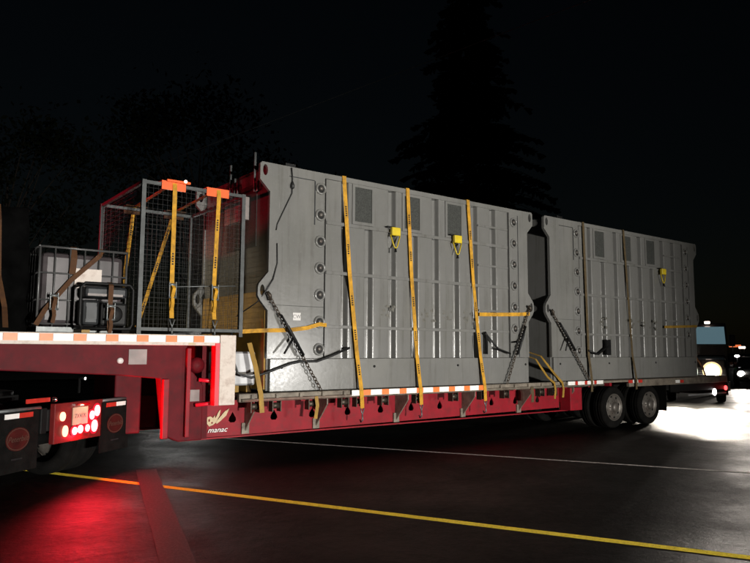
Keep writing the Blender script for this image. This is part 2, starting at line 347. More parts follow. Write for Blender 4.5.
def broadleaf(loc, h, rad, seed, label):
    t = thing('broadleaf_tree', loc, label, 'tree', 'trees behind the trailer'); rnd = random.Random(seed)
    MB().tube([(0,0,0),(.2,.1,h*.25),(.1,.3,h*.5),(0,.2,h*.75)], [rad*.075, rad*.06, rad*.04, .05], 10).build('trunk', 'bark', t)
    lm = MB(); fl = MB()
    for i in range(26):
        an = rnd.uniform(0, 2*math.pi); el = rnd.uniform(-.35, 1.1); rr = rad * rnd.uniform(.55, 1.0)
        c = Vector((math.cos(an)*math.cos(el)*rr, math.sin(an)*math.cos(el)*rr, h*.6 + math.sin(el)*h*.38))
        st = Vector((.1, .2, h * rnd.uniform(.22, .6))); lm.tube([st, st.lerp(c, .5) + Vector((0,0,.4)), c], [.14, .08, .02], 5, False)
        cl = rad * rnd.uniform(.22, .42)
        for j in range(210):
            p = c + Vector((rnd.gauss(0, 1), rnd.gauss(0, 1), rnd.gauss(0, .75))) * cl * .55
            a = Vector((rnd.uniform(-1,1), rnd.uniform(-1,1), rnd.uniform(-1,1))).normalized() * rnd.uniform(.22, .5)
            b = Vector((rnd.uniform(-1,1), rnd.uniform(-1,1), rnd.uniform(-1,1))).normalized().cross(a) * .6
            fl.add([p - a, p + b, p + a, p - b], [(0,1,2,3)])
    cr = fl.build('crown', 'leaf', t, fix=False); stuff(lm.build('branches', 'bark', cr, fix=False))
    return t
conifer((38.6, 34.0, 0), 41, 11.5, 'tall dark conifer rising above the join of the two grey modules')
broadleaf((30, 75, 0), 36, 12, 5, 'dark round tree whose top rises highest behind the wire cage')
broadleaf((9, 85, 0), 31, 11, 9, 'dark spreading tree behind the plastic tote at the picture edge')
broadleaf((47, 80, 0), 29, 9.5, 12, 'low dark tree behind the front end of the near module')
def pole(loc, h):
    p = thing('utility_pole', loc, 'far wooden utility pole among the dark trees', 'pole', 'utility poles')
    MB().tube([(0,0,0),(0,0,h)], [.16, .11], 12).build('shaft', 'bark', p); MB().box(-.9, .9, -.06, .06, h-.6, h-.48).build('crossarm', 'bark', p); return p
W1 = Vector((13.03, 14.04, 13.62)); W2 = Vector((13.58, 3.59, 13.06)); PA = W1 + (W1 - W2) * 9.0; PB = W2 + (W2 - W1) * 1.8
pole((PA.x, PA.y, 0), PA.z + .1); tag(pole((PB.x, PB.y, 0), PB.z + .1), 'nearer wooden utility pole, on the camera side of the road', 'pole', 'utility poles')
tag(MB().tube([PA.lerp(PB, i/24) for i in range(25)], .016, 5).build('overhead_wire', 'steel'), 'thin overhead wire crossing the night sky above the load', 'wire')

# ------------------------------------------------------------------ trailer
TR = thing('lowboy_trailer', (-.3, 0, 0), 'red step deck trailer with reflective tape under the two grey modules', 'trailer')
def tp(mb, name, m, bevel=0, parent=None): return mb.build(name, m, parent or TR, bevel, world=True)
for i in range(46):                                                     # deck planks
    u = -.28 + i * .312; tp(MB().box(u, u + .304, .09, 2.51, 1.03, 1.07), 'deck_plank', 'deck')
for v0, v1, s in ((0, .08, -1), (2.52, 2.6, 1)):
    mb = MB().box(-.28, 8.45, v0, v1, .955, 1.075)
    mb.box(9.42, 14.05, v0, v1, .90, 1.06)
    mb.bar((8.45, (v0+v1)/2, 1.035), (9.42, (v0+v1)/2, 1.035), .08, .05)
    tp(mb, 'side_rail', 'rail', .012)
    mb = MB()
    mb.tube([(-.25, v0 - .02 if s < 0 else v1 + .02, .985), (8.4, v0 - .02 if s < 0 else v1 + .02, .985)], .022, 8)
    for k in range(22):
        u = -.1 + k * .4; mb.box(u, u + .05, v0 - .03 if s < 0 else v1, v0 if s < 0 else v1 + .03, .965, 1.06)
    tp(mb, 'rub_rail', 'rail')
tear = lambda u, z: [(u, z + .09), (u + .055, z + .0), (u + .06, z - .035), (u + .035, z - .065), (u - .035, z - .065), (u - .06, z - .035), (u - .055, z)]
for v in (.45, 2.08):
    holes = [tear(-.16 + .69 * k, .70) for k in range(11)]
    out = [(-1.0, .44), (7.75, .50), (7.75, .96), (-1.0, .96)]
    mb = MB().poly(out, holes, VT(v), .025)
    mb.box(-1.0, 7.75, v - .07, v + .13, .425, .447); tp(mb, 'main_beam', 'red')
for u in (.03, 1.27, 2.92, 4.54, 6.12, 7.5):                           # outriggers carrying the deck edge
    for sgn, vi, vo in ((-1, .448, .10), (1, 2.107, 2.5)):
        mb = MB().add([(u, vi, .47), (u, vi, .95), (u, vo, .95), (u, vo, .86), (u + .02, vi, .47), (u + .02, vi, .95), (u + .02, vo, .95), (u + .02, vo, .86)],
                      [(0,1,2,3), (7,6,5,4), (0,4,5,1), (1,5,6,2), (2,6,7,3), (3,7,4,0)])
        mb.box(u - .05, u + .07, vi - .03 if sgn < 0 else vi, vi if sgn < 0 else vi + .03, .46, .62)
        tp(mb, 'outrigger', 'rail' if sgn < 0 else 'red')
mb = MB()
for u in [k * .8 for k in range(18)]: mb.box(u, u + .08, .1, 2.5, .93, 1.02)
tp(mb, 'crossmember', 'red')
tp(MB().box(.7, 7.0, .9, 1.7, .60, .92), 'keel_box', 'black')
tp(MB().box(7.45, 7.85, .15, .45, .45, .93), 'beam_end_plate', 'red', .01)
# reflective blocks along the side
tape = {k: MB().box(0, w, 0, .006, 0, h).mesh('reflector', M[m]) for k, m, w, h in (('w', 'white', .225, .085), ('o', 'orange', .145, .085), ('w2', 'white', .235, .075), ('r2', 'retrored', .08, .075), ('r3', 'retrored', .16, .07), ('w3', 'white', .2, .07))}
def refl(k, u, z, v=-.05): use(tape[k], 'reflector', TR, (u + .3, v, z))
for k in range(9): refl('o', -.98 - .385 * k, 1.80, -.012); refl('w', -.83 - .385 * k, 1.80, -.012)
for k in range(8):
    refl('w', 1.64 + .375 * k, .985, -.052); refl('o', 1.868 + .375 * k, .985, -.052)
for k in range(4):
    refl('w2', 7.12 + .33 * k, 1.0, -.05)
    if k < 3: refl('r2', 7.363 + .33 * k, 1.0, -.05)
refl('r3', 9.38, .985, -.008); refl('w3', 9.56, .985, -.008); refl('r3', 9.78, .985, -.008)
refl('w3', 11.4, .94, -.008); refl('r3', 11.62, .94, -.008)
# gooseneck
mb = MB().box(-4.25, -.6, 0, .10, 1.755, 1.90); mb.box(-4.25, -.6, 2.5, 2.6, 1.755, 1.90); mb.box(-4.25, -4.15, .1, 2.5, 1.755, 1.90)
tp(mb, 'neck_side_rail', 'dirtywhite', .008)
for i in range(12): tp(MB().box(-4.14 + i*.305, -4.14 + i*.305 + .298, .1, 2.5, 1.84, 1.88), 'deck_plank', 'deck')
for v in (.28, 2.12):
    tp(MB().poly([(-4.2, 1.50), (-3.3, 1.44), (-1.9, 1.36), (-1.32, 1.30), (-1.22, .52), (-1.05, .44), (-.7, .44), (-.7, 1.2), (-.95, 1.5), (-.95, 1.835), (-4.2, 1.835)], [], VT(v), .2), 'neck_beam', 'redshade', .015)
tp(MB().box(-1.75, -1.38, .85, 1.9, .52, 1.40), 'neck_cross_box', 'redshade', .02)
tp(MB().box(-.72, -.62, .3, 2.3, .45, 1.75), 'neck_end_plate', 'redshade')
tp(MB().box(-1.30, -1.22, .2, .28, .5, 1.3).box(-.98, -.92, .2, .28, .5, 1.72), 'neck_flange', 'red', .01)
tp(MB().tube([(-.8, .22, 1.28), (-.62, .2, 1.26), (-.55, .2, 1.22), (-.53, .2, 1.02), (-.57, .2, .95), (-.84, .22, .93)], .028, 10), 'grab_handle', 'redbright')
tp(MB().lathe((-.82, .28, 1.48), (0, -1, 0), [(0, .11), (.05, .11), (.09, .07), (.1, 0)], 16), 'pivot_cap', 'redshade')
mb = MB().box(-.60, -.36, -.03, .12, .93, 1.905); tp(mb, 'corner_post', 'dirtywhite', .01)
tp(MB().box(-.665, -.603, -.028, .12, .93, 1.79), 'corner_tape', 'redbright')
tp(MB().box(-.60, -.36, 2.48, 2.63, .93, 1.905), 'corner_post', 'dirtywhite', .01)
tp(MB().box(-1.76, -1.52, .268, .279, 1.50, 1.70), 'data_plate', 'plategrey'); tp(MB().box(-.92, -.76, .268, .279, .98, 1.14), 'data_plate', 'plategrey')
tp(MB().lathe((-1.87, .28, 1.55), (0, -1, 0), [(0, .04), (.03, .04), (.04, .025), (.04, 0)], 14), 'side_lamp', 'sticker')
tp(MB().box(-1.05, -.95, -.005, .0, 1.762, 1.792), 'side_tag', 'gold')
# emblem and maker's wordmark on the red beam
def eb(pts): return [(-.585 + (a + .62) * .56, .60 + (b - .65) * .62) for a, b in pts]
em = tp(MB().poly(eb([(-.62,.74),(-.60,.86),(-.50,.88),(-.42,.84),(-.38,.90),(-.36,.82),(-.33,.74),(-.42,.68),(-.52,.65)]), [eb(oval(-.53,.79,.025,.035,8)), eb(oval(-.45,.73,.03,.02,8))], VT(.425), .02), 'emblem', 'gold')
tp(MB().poly(eb([(-.40,.76),(-.26,1.0),(-.22,1.02),(-.25,.88),(-.33,.76)]), [], VT(.424), .018), 'emblem_wing', 'gold', parent=em)
tp(MB().poly(eb([(-.35,.74),(-.10,.98),(.02,1.04),(-.06,.88),(-.22,.76),(-.32,.70)]), [], VT(.424), .018), 'emblem_wing', 'gold', parent=em)
text('manac', 'wordmark', 'white', TR, (-.41 + .3, .42, .545), (R(90), 0, 0), .105, shear=.35, ext=.006, sx=1.12)
# winches and hooks below the deck edge
for u in (-.02, .33, .95, 1.55, 1.84, 2.35, 3.09, 3.95, 4.68, 5.3, 6.35, 6.75):
    mb = MB().lathe((u - .06, .06, .885), (1, 0, 0), [(0, 0), (0, .045), (.12, .045), (.12, 0)], 12); mb.box(u - .075, u - .06, -.0, .12, .80, .955).box(u + .06, u + .075, -.0, .12, .80, .955)
    tp(mb, 'strap_winch', 'chain')
# axles, wheels
tyre_m = MB().lathe((0,0,0), (0,1,0), [(.03,.30),(.0,.31),(-.01,.36),(.0,.42),(.03,.452),(.06,.462),(.075,.455),(.09,.462),(.13,.462),(.14,.452),(.155,.462),(.19,.462),(.20,.455),(.22,.462),(.25,.452),(.28,.42),(.29,.36),(.28,.31),(.25,.30)], 40).mesh('tyre', M['rubber'])
rm = MB().lathe((0,0,0), (0,1,0), [(.012,.302),(.0,.295),(.012,.282),(.05,.265),(.055,.20),(.03,.165),(.028,.12),(-.01,.11),(-.03,.10),(-.05,.085),(-.055,0)], 32)
for k in range(10):
    t = 2*math.pi*k/10; rm.lathe((.142*math.cos(t), .028, .142*math.sin(t)), (0,-1,0), [(0,.016),(.03,.014),(.032,0)], 6)
rim_m = rm.mesh('rim', M['alloy'])
slot_m = MB().poly(oval(0, 0, .032, .02, 10), [], lambda a, b, c: (a, c, b), .01).mesh('hand_hole', M['black'])
def wheel(parent, x, y, z=.462, flip=False, s=1.0):
    w = use(tyre_m, 'wheel', parent, (x, y, z), (0, 0, R(180) if flip else 0), scale=(s, 1, s))
    r = use(rim_m, 'rim', w)
    for k in range(8):
        t = 2*math.pi*k/8 + .2; use(slot_m, 'hand_hole', w, (.232*math.cos(t), .043, .232*math.sin(t)), (0, -t + R(90), 0))
    return w
for u in (8.91, 10.33, 11.75)[:2]:
    for v in (.06, .42): wheel(TR, u + .3, v)
    for v in (2.54, 2.18): wheel(TR, u + .3, v, flip=True)
    tp(MB().tube([(u, .3, .462), (u, 2.3, .462)], .07, 12), 'axle', 'black')
    tp(MB().box(u - .5, u + .5, .72, .84, .52, .62), 'leaf_spring', 'black')
for v in (.04, 1.98): tp(MB().box(11.02, 11.04, v, v + .58, .28, .92), 'mudflap', 'rubber')
tp(MB().box(7.75, 14.0, .75, .85, .70, .95).box(7.75, 14.0, 1.75, 1.85, .70, .95), 'rear_beam', 'black')
tp(MB().box(13.95, 14.08, .0, 2.6, .55, .90), 'rear_bumper', 'black', .01)
tp(MB().box(11.2, 13.95, .02, .07, .72, .90), 'rear_side_skirt', 'black')
tp(MB().box(12.0, 13.95, .0, .02, .60, .64), 'bumper_bar', 'silver')
o = tp(MB().lathe((13.9, .0, .75), (0, -1, 0), [(0, .06), (.03, .06), (.045, .03), (.047, 0)], 12), 'marker_lamp', 'markred'); point('marker_glow', TR, (14.2, -.12, .75), .25, (1, .06, .05))
tp(MB().lathe((13.3, .0, .66), (0, -1, 0), [(0, .09), (.02, .09), (.03, .05), (.03, 0)], 12), 'marker_lamp', 'markwhite')

# ------------------------------------------------------------------ grey steel modules
MO = thing('steel_module', (0, .06, 1.08), 'nearest grey ribbed steel module with three yellow straps over it', 'container', 'grey steel modules on the trailer')
def cp(mb, name, m='grey', bevel=0, parent=None): return mb.build(name, m, parent or MO, bevel, world=True)
ZT = 4.52
# corrugated side: one pressed pan per bay, with rounded folds
def fold(prof, r=.027, n=6):
    out = [prof[0]]
    for i in range(1, len(prof) - 1):
        p = Vector(prof[i]); a = (Vector(prof[i-1]) - p); b = (Vector(prof[i+1]) - p); ra = min(r, a.length*.45, b.length*.45); pa = p + a.normalized()*ra; pb = p + b.normalized()*ra
        for k in range(n + 1):
            t = k / n; out.append(tuple(pa*(1-t)*(1-t) + p*2*t*(1-t) + pb*t*t))
    return out + [prof[-1]]
def pan(prof, z0, z1):
    pr = fold(prof); n = len(pr); vs = [(a, b, z0) for a, b in pr] + [(a, b, z1) for a, b in pr]
    vs += [(a, b + .01, z0) for a, b in pr] + [(a, b + .01, z1) for a, b in pr]
    fs = [(i, i+1, n+i+1, n+i) for i in range(n-1)] + [(2*n+i+1, 2*n+i, 3*n+i, 3*n+i+1) for i in range(n-1)]
    return MB().add(vs, fs, True)
VO, VR = 0.0, .105
pan_near = pan([(-.12, VR), (0, VR), (.022, VO), (.36, VO), (.38, VR)], 0, 2.86).mesh('side_panel', M['grey'], fix=False)
SILL = 1.575
for side in (0, 1):
    for k in range(8):
        o = use(pan_near, 'side_panel', MO, ((1.6 + .5*k) if side == 0 else 6.2 - (1.6 + .5*k), 0 if side == 0 else 2.44, SILL - 1.08), (0, 0, 0 if side == 0 else R(180)))
def plate(outer, holes, v, th=.06): return MB().poly(outer, holes, VT(v), th)
for side in (0, 1):
    V = lambda d: .06 + d if side == 0 else 2.50 - d
    S = -1 if side else 1
    # end plates with ears at both ends
    L = [(.17, SILL), (1.15, SILL), (1.15, 4.44), (1.15, ZT - .005), (.03, ZT), (0, ZT - .03), (0, 4.25), (.17, 4.08), (.17, 2.86), (.02, 2.68), (0, 2.62), (0, 2.50), (.04, 2.43), (.17, 2.28)]
    hl = [oval(.085, 4.40, .042, .085, 14), oval(.075, 2.58, .038, .085, 14)]
    o1 = MB(); o1.poly(L, hl, VT(V(-.012)), .06 * S); cp(o1, 'end_plate')
    Rr = [(6.2 - a, b) for a, b in L if a < 1.1]; Rr = [(5.49, SILL)] + [(5.49, ZT - .005)] + Rr[2 - 1:][:0] + [(6.17, ZT), (6.2, ZT - .03), (6.2, 4.25), (6.03, 4.08), (6.03, 2.86), (6.18, 2.68), (6.2, 2.62), (6.2, 2.50), (6.16, 2.43), (6.03, 2.28), (6.03, SILL)]
    o2 = MB(); o2.poly(Rr, [[(6.2 - a, b) for a, b in h] for h in hl], VT(V(-.012)), .06 * S); cp(o2, 'end_plate')
    # weld ribs on the plates
    cp(MB().box(.955, .972, V(-.02), V(-.012), 3.66, 4.36).box(.50, .955, V(-.018), V(-.012), 4.36, 4.372), 'weld_seam', 'darksteel')
    cp(MB().box(5.735, 5.75, V(-.016), V(-.012), SILL + .01, 4.40), 'weld_seam', 'darksteel')
    cp(MB().box(.17, 1.15, V(-.015), V(-.012), 2.365, 2.372), 'weld_seam', 'vent')
    # seam shadow gap filler
    cp(MB().box(1.15, 1.185, V(.03), V(.08), SILL, ZT - .02).box(5.45, 5.49, V(.03), V(.08), SILL, ZT - .02), 'seam_gap', 'black')
    cp(MB().box(1.185, 1.48, V(.0), V(.05), SILL, 4.43), 'side_sheet'); cp(MB().box(5.44 - .0, 5.45, V(.0), V(.05), SILL, 4.43), 'side_sheet')
    cp(MB().box(1.15, 5.49, V(-.015), V(.09), 4.435, ZT), 'top_rail', bevel=.008)
    for z, h in ((3.70, .055), (2.90, .055), (2.045, .05)):
        cp(MB().box(1.19, 5.44, V(-.022), V(.07), z, z + h), 'horizontal_rail', bevel=.005)
    for z in (4.06, 3.30, 2.44): cp(MB().box(4.62, 5.44, V(-.016), V(.07), z, z + .04), 'short_rail', bevel=.004)
    # perforated vents in pressed frames
    for u in (1.74, 2.80, 3.82):
        fr = cp(plate([(u - .05, 3.76), (u + .40, 3.76), (u + .40, 4.43), (u - .05, 4.43)], [[(u, 3.81), (u + .35, 3.81), (u + .35, 4.385), (u, 4.385)]], V(-.02), .05 * S), 'vent_frame')
        cp(MB().box(u, u + .35, V(-.006), V(.01), 3.81, 4.385), 'vent', 'vent', parent=fr)
    # round lifting sockets
    for u in (1.07, 5.615):
        for k in range(7 if u < 3 else 6):
            z = 4.25 - .423 * k
            so = cp(MB().lathe((u, V(-.012), z), (0, -S, 0), [(0, .098), (.022, .096), (.03, .086), (.028, .066), (.004, .064)], 20), 'lifting_socket')
            cp(MB().lathe((u, V(-.013), z), (0, -S, 0), [(.004, .066), (.003, 0)], 16), 'socket_recess', 'black', parent=so)
            cp(MB().lathe((u + .006, V(-.012), z + .006), (0, -S, 0), [(.003, .034), (.024, .03), (.032, .018), (.033, 0)], 10), 'socket_bolt', 'alloy', parent=so)
    # base sill
    cp(MB().box(.22, 6.0, V(-.02), V(.35), 1.085, SILL - .004), 'base_sill', bevel=.01)
    mb = MB()
    for u in (.42, 2.15, 4.05, 5.9): mb.lathe((u, V(-.02), 1.44), (0, -S, 0), [(0, .022), (.012, .02), (.014, 0)], 10)
    cp(mb, 'sill_bolt', 'black')
cp(MB().box(.18, 6.02, .12, 2.44, ZT - .04, ZT - .01), 'roof')
for u0, u1 in ((.19, .25), (5.95, 6.01)): cp(MB().box(u0, u1, .105, 2.455, 1.1, ZT - .04), 'end_wall')
cp(MB().box(.165, .188, .13, 2.42, 1.12, 2.585), 'end_board', 'yboard')
cp(MB().box(.10, .188, .75, 1.5, 3.75, 4.12), 'end_box', 'plategrey', .01)
for v, z0, z1 in ((.5, 4.16, 4.78), (1.37, 4.22, 4.76), (1.2, 4.22, 4.5)):
    cp(MB().tube([(.14, v, z1), (.14, v, z0), (.17, v, z0)], .02, 8).tube([(.14, v, z0), (.14, v - .1, z0), (.14, v - .1, z0 + .14), (.14, v, z0 + .14)], .014, 6), 'ladder_stile', 'steel')
mb = MB()
for k in range(13): mb.tube([(.16, .62, 1.6 + .2*k), (.16, 1.1, 1.6 + .2*k)], .012, 6)
cp(MB().box(.42, .60, .03, .16, ZT - .002, ZT + .045), 'top_clamp', 'black', .008)
# first module's dusty wiped patches between the rails
SM = []
rnd = random.Random(21)
M2 = copy_tree(MO); M2.location = (6.57, .06, 1.08)
tag(M2, 'farther grey ribbed steel module at the rear of the red trailer', 'container', 'grey steel modules on the trailer')
for k in kids(M2):
    if k.name.startswith(('end_board', 'end_box', 'ladder_stile')): bpy.data.objects.remove(k)
cp(MB().box(.18, .19, .5, 1.55, 3.3, 4.3), 'vent', 'vent', parent=MO)
for c in range(2):
    par = (MO, M2)[c]
    for u0 in ((2.33, 3.22, 3.71, 4.24), (1.9, 2.9, 3.4, 3.9))[c]:
        mb = MB()
        for q in range(9):
            cx = u0 + rnd.uniform(-.02, .30); cz = 2.32 + rnd.uniform(-.10, .12); w = rnd.uniform(.02, .06); h = rnd.uniform(.012, .05); n = 9
            mb.poly([(cx + w*math.cos(2*math.pi*i/n)*rnd.uniform(.4, 1.2), cz - 1.08 + h*math.sin(2*math.pi*i/n)*rnd.uniform(.4, 1.2)) for i in range(n)], [], VT(-.0025 - q*.0002), .0015)
        stuff(mb.build('dust_smear', 'smudge', par))
# stickers
st = MB().box(.60, .735, .044, .047, 2.15, 2.265).build('sticker', 'sticker', MO, world=True)
text('CW', 'lettering', 'ink', st, (.667, -.0165, 2.205 - 1.08), (R(90), 0, 0), .08, ext=.001)
for o in kids(MO):
    pass

# ------------------------------------------------------------------ webbing straps
def strap(pts, label, m='strap', w=.055, wd=(1, 0, 0), hook=None, ratchet=None, group='load straps', marks=True, name='ratchet_strap'):
    t = thing(name, pts[0], label, 'strap', group)
    P = [Vector(p) for p in pts]
    MB().ribbon(P, w, .006, wd).build('webbing', m, t, world=True)
    if marks:                                                          # woven print on the webbing
        mk = MB(); acc = 0; wv = Vector(wd)
        for i in range(len(P) - 1):
            d = P[i+1] - P[i]; Ls = d.length
            if Ls < .5 or abs(d.z) < .5 * Ls: continue
            dn = d.normalized(); l = (wv - dn * wv.dot(dn)).normalized(); n = dn.cross(l); n = n if n.y < 0 else -n
            s_ = .25
            while s_ < Ls - .3:
                for q in range(5):
                    c = P[i] + dn * (s_ + q * .035) + n * .0045; mk.bar(c, c + dn * .022, w * .42, .002, n)
                s_ += random.uniform(.5, .85)
        if mk.v: stuff(mk.build('print', 'black', t, world=True))
    for r_ in ratchet or []:
        r_ = Vector(r_); mb = MB().box(r_.x - .05, r_.x - .042, r_.y - .05, r_.y + .01, r_.z - .13, r_.z + .09).box(r_.x + .042, r_.x + .05, r_.y - .05, r_.y + .01, r_.z - .13, r_.z + .09)
        mb.tube([(r_.x - .055, r_.y - .03, r_.z + .05), (r_.x + .055, r_.y - .03, r_.z + .05)], .022, 10).tube([(r_.x - .055, r_.y - .04, r_.z - .12), (r_.x + .055, r_.y - .04, r_.z - .12)], .014, 8)
        mb.build('ratchet', 'steel', t, world=True)
        MB().ribbon([r_ + Vector((.0, -.02, .07)), r_ + Vector((.01, -.075, .0)), r_ + Vector((-.005, -.06, -.1)), r_ + Vector((.012, -.03, -.2)), r_ + Vector((-.01, -.05, -.3))], w*.85, .005, (1, .25, 0)).build('webbing_tail', m, t, world=True)
    if hook is not None:
        h = Vector(hook); MB().tube([h + Vector((-.035, 0, .10)), h + Vector((0, 0, 0)), h + Vector((.035, 0, .10))], .011, 6).tube([h, h + Vector((0, -.01, -.09)), h + Vector((0, .04, -.12)), h + Vector((0, .06, -.08))], .012, 6).build('hook', 'steel', t, world=True)
    return t
for (ub, ut, ufar), lab in zip(((1.83, 1.51, 1.6), (3.08, 2.86, 2.9), (4.65, 4.34, 4.4)),
    ('yellow strap over the near module, nearest the row of front sockets', 'yellow strap over the near module between the other two', 'yellow strap over the near module, nearest the second module')):
    um = (ub * 2 + ut) / 3
    strap([(ub + .02, -.045, .78), (ub, -.06, .95), (ub - .01, -.06, 1.06), (ub*.82 + ut*.18, .0, 1.62), (um*.5 + ut*.5, .015, 3.0), (ut, .022, 4.40), (ut, .03, 4.528), (ut, .10, 4.536), (ut, 2.46, 4.536), (ut, 2.54, 4.5), (ufar, 2.66, 1.0)], lab,
          hook=(ub + .02, -.045, .68), w=.075, group='yellow straps over the near module')
for (ub, ut), lab in zip(((7.93, 7.88), (9.62, 9.42)), ('dull brown strap over the far module beside its front sockets', 'dull dark strap over the middle of the far module')):
    strap([(ub + .01, -.045, .84), (ub, -.06, 1.06), (ub*.8 + ut*.2, .0, 1.62), (ut, .022, 4.40), (ut, .03, 4.528), (ut, .10, 4.536), (ut, 2.46, 4.536), (ut, 2.54, 4.5), (ub, 2.66, 1.0)], lab, m='strapdull', w=.07, marks=False, group='dull straps over the far module')
# short horizontal straps between sockets
strap([(-.25, .16, 1.96), (.02, .05, 1.98), (.55, .025, 2.0), (.85, .02, 2.04), (1.05, .0, 2.10), (1.2, .03, 2.09)], 'orange strap running flat from the cage to the lowest sockets', wd=(0, 0, 1), w=.06, marks=False)
strap([(4.58, .0, 2.38), (5.1, .02, 2.395), (5.7, .01, 2.42), (6.02, .015, 2.44), (6.1, .2, 2.44)], 'short yellow strap running flat to the rear edge of the near module', wd=(0, 0, 1), w=.07, marks=False)
strap([(11.0, .0, 2.3), (11.8, .01, 2.33), (12.6, .02, 2.36)], 'short green yellow strap running flat at the rear of the far module', wd=(0, 0, 1), w=.06, m='yboard', marks=False)
# straps from the silver box and in the gap between the modules
strap([(-.09, .1, 1.80), (-.02, .02, 1.45), (.04, -.045, 1.05), (.06, -.05, .80)], 'yellow brown strap slanting down in front of the silver box', m='yboard', w=.075, marks=False)
strap([(6.36, .5, 1.72), (6.50, .14, 1.60), (6.62, .07, 1.42), (6.80, .02, 1.22), (6.93, -.05, 1.06), (6.96, -.055, .93), (6.955, -.04, .76)], 'yellow strap slanting through the gap, nearer the far module', w=.06, m='yboard', marks=False, group='straps in the gap between the modules')
strap([(6.25, .5, 1.66), (6.34, .14, 1.54), (6.42, .08, 1.38), (6.55, .02, 1.18), (6.67, -.05, 1.06), (6.70, -.055, .92), (6.69, -.04, .74)], 'yellow strap slanting through the gap, nearer the near module', w=.055, m='yboard', marks=False, group='straps in the gap between the modules')
strap([(5.98, -.05, 1.0), (6.0, -.05, .86), (6.0, -.04, .70)], 'short dull strap tail hanging under the deck before the gap', m='strapdull', w=.08, marks=False)
strap([(.98, -.045, 1.0), (1.0, -.05, .86), (.98, -.03, .66)], 'short yellow strap tail hanging under the deck near the first yellow strap', m='yboard', w=.06, marks=False)
strap([(12.3, .3, 2.1), (12.85, .3, 1.7), (13.05, .15, 1.3), (13.1, .1, 1.08)], 'dark orange strap slanting down behind the far module', m='strapred', w=.06, wd=(0, 1, .5), marks=False)

# ------------------------------------------------------------------ chains with lever binders
def chain(p, q, b0, b1, label, sag=.02):
    p = Vector(p); q = Vector(q); t = thing('load_chain', p, label, 'chain', 'load chains with binders'); mb = MB(); d = q - p; n = int(d.length / .062); dn = d.normalized()
    s1 = dn.cross(Vector((0, 1, 0))).normalized(); s2 = dn.cross(s1)
    for i in range(n):
        c = p + d * ((i + .5) / n); sv = s1 if i % 2 else (s1 * .3 + s2 * .9).normalized()
        mb.tube([c + dn*(.042*math.cos(a)) + sv*(.021*math.sin(a)) for a in [2*math.pi*k/8 for k in range(9)]], .0085, 5, False)
    stuff(mb.build('chain_links', 'chain', t, world=True))
    a = p + d * b0; b = p + d * b1; o = Vector((0, -.05, 0))
    MB().tube([a + o, a.lerp(b, .25) + o, a.lerp(b, .3) + o, b + o], [.016, .02, .028, .022], 8).tube([a, a + o], .014, 6).tube([b, b + o], .014, 6).build('binder_screw', 'black', t, world=True)
    h = a.lerp(b, .55) + o
    MB().tube([h, h + s1 * (.22 if s1.x < 0 else -.22) + Vector((0, -.05, -.12))], [.02, .015], 8).build('binder_handle', 'black', t, world=True)
    MB().tube([p + Vector((-.03, 0, .05)), p + Vector((0, -.03, 0)), p + Vector((.02, 0, -.06))], .03, 8).build('hook', 'chain', t, world=True)
    return t
chain((.16, -.0, 2.50), (1.07, -.05, 1.08), .2, .62, 'chain with lever binder slanting from the front edge of the near module')
chain((6.0, .0, 2.55), (5.26, -.05, 1.08), .25, .62, 'chain with lever binder slanting from the rear edge of the near module')
chain((6.72, .0, 2.50), (7.87, -.05, 1.08), .15, .55, 'chain with lever binder slanting from the front edge of the far module')
# black handles thrown against the near module's foot
b_ = thing('pry_bar', (5.05, -.01, 1.62), 'black pry bar leaning crossed against the foot of the near module', 'bar')
MB().tube([(-.32, 0, .40), (.02, 0, .12), (.34, -.02, .03)], .018, 7).build('bar', 'black', b_); MB().tube([(-.30, .0, .02), (-.30, 0, .38), (-.35, -.01, .42)], .03, 7).build('socket', 'black', b_)
b_ = thing('pry_bar', (8.35, -.01, 1.60), 'black pry bar and wrench standing at the foot of the far module', 'bar')
MB().tube([(-.45, 0, .12), (-.1, 0, .04), (.25, -.02, .22)], .022, 7).build('bar', 'black', b_); MB().box(.18, .34, -.03, .01, .02, .36).build('socket', 'black', b_)
# yellow handled shackles hanging from the rail
def sling(u, z, m, label, sc=.62):
    t = thing('lifting_handle', (u, .03, z), label, 'handle', 'yellow handles on the module sides'); t.scale = (sc, 1, sc)
    MB().box(-.13, .17, -.10, -.03, -.03, .20).build('grip', m, t, .02)
    MB().tube([(-.15, -.06, -.02), (-.03, -.07, -.34), (.02, -.07, -.38), (.07, -.07, -.34), (.19, -.06, -.02)], .016, 7).build('loop', m, t); MB().box(-.24, -.02, -.06, -.0, .19, .225).build('hanger', 'black', t)
    MB().tube([(.02, -.07, -.38), (.02, -.07, -.48)], [.02, .03], 8).build('toggle', 'black', t); return t
sling(2.52, 3.66, 'yellow', 'yellow handle hanging on the near module beside the middle strap')
sling(3.98, 3.68, 'yellow', 'yellow handle hanging below the third vent of the near module')
sling(10.96, 3.60, 'yellow', 'small yellow handle high on the side of the far module')
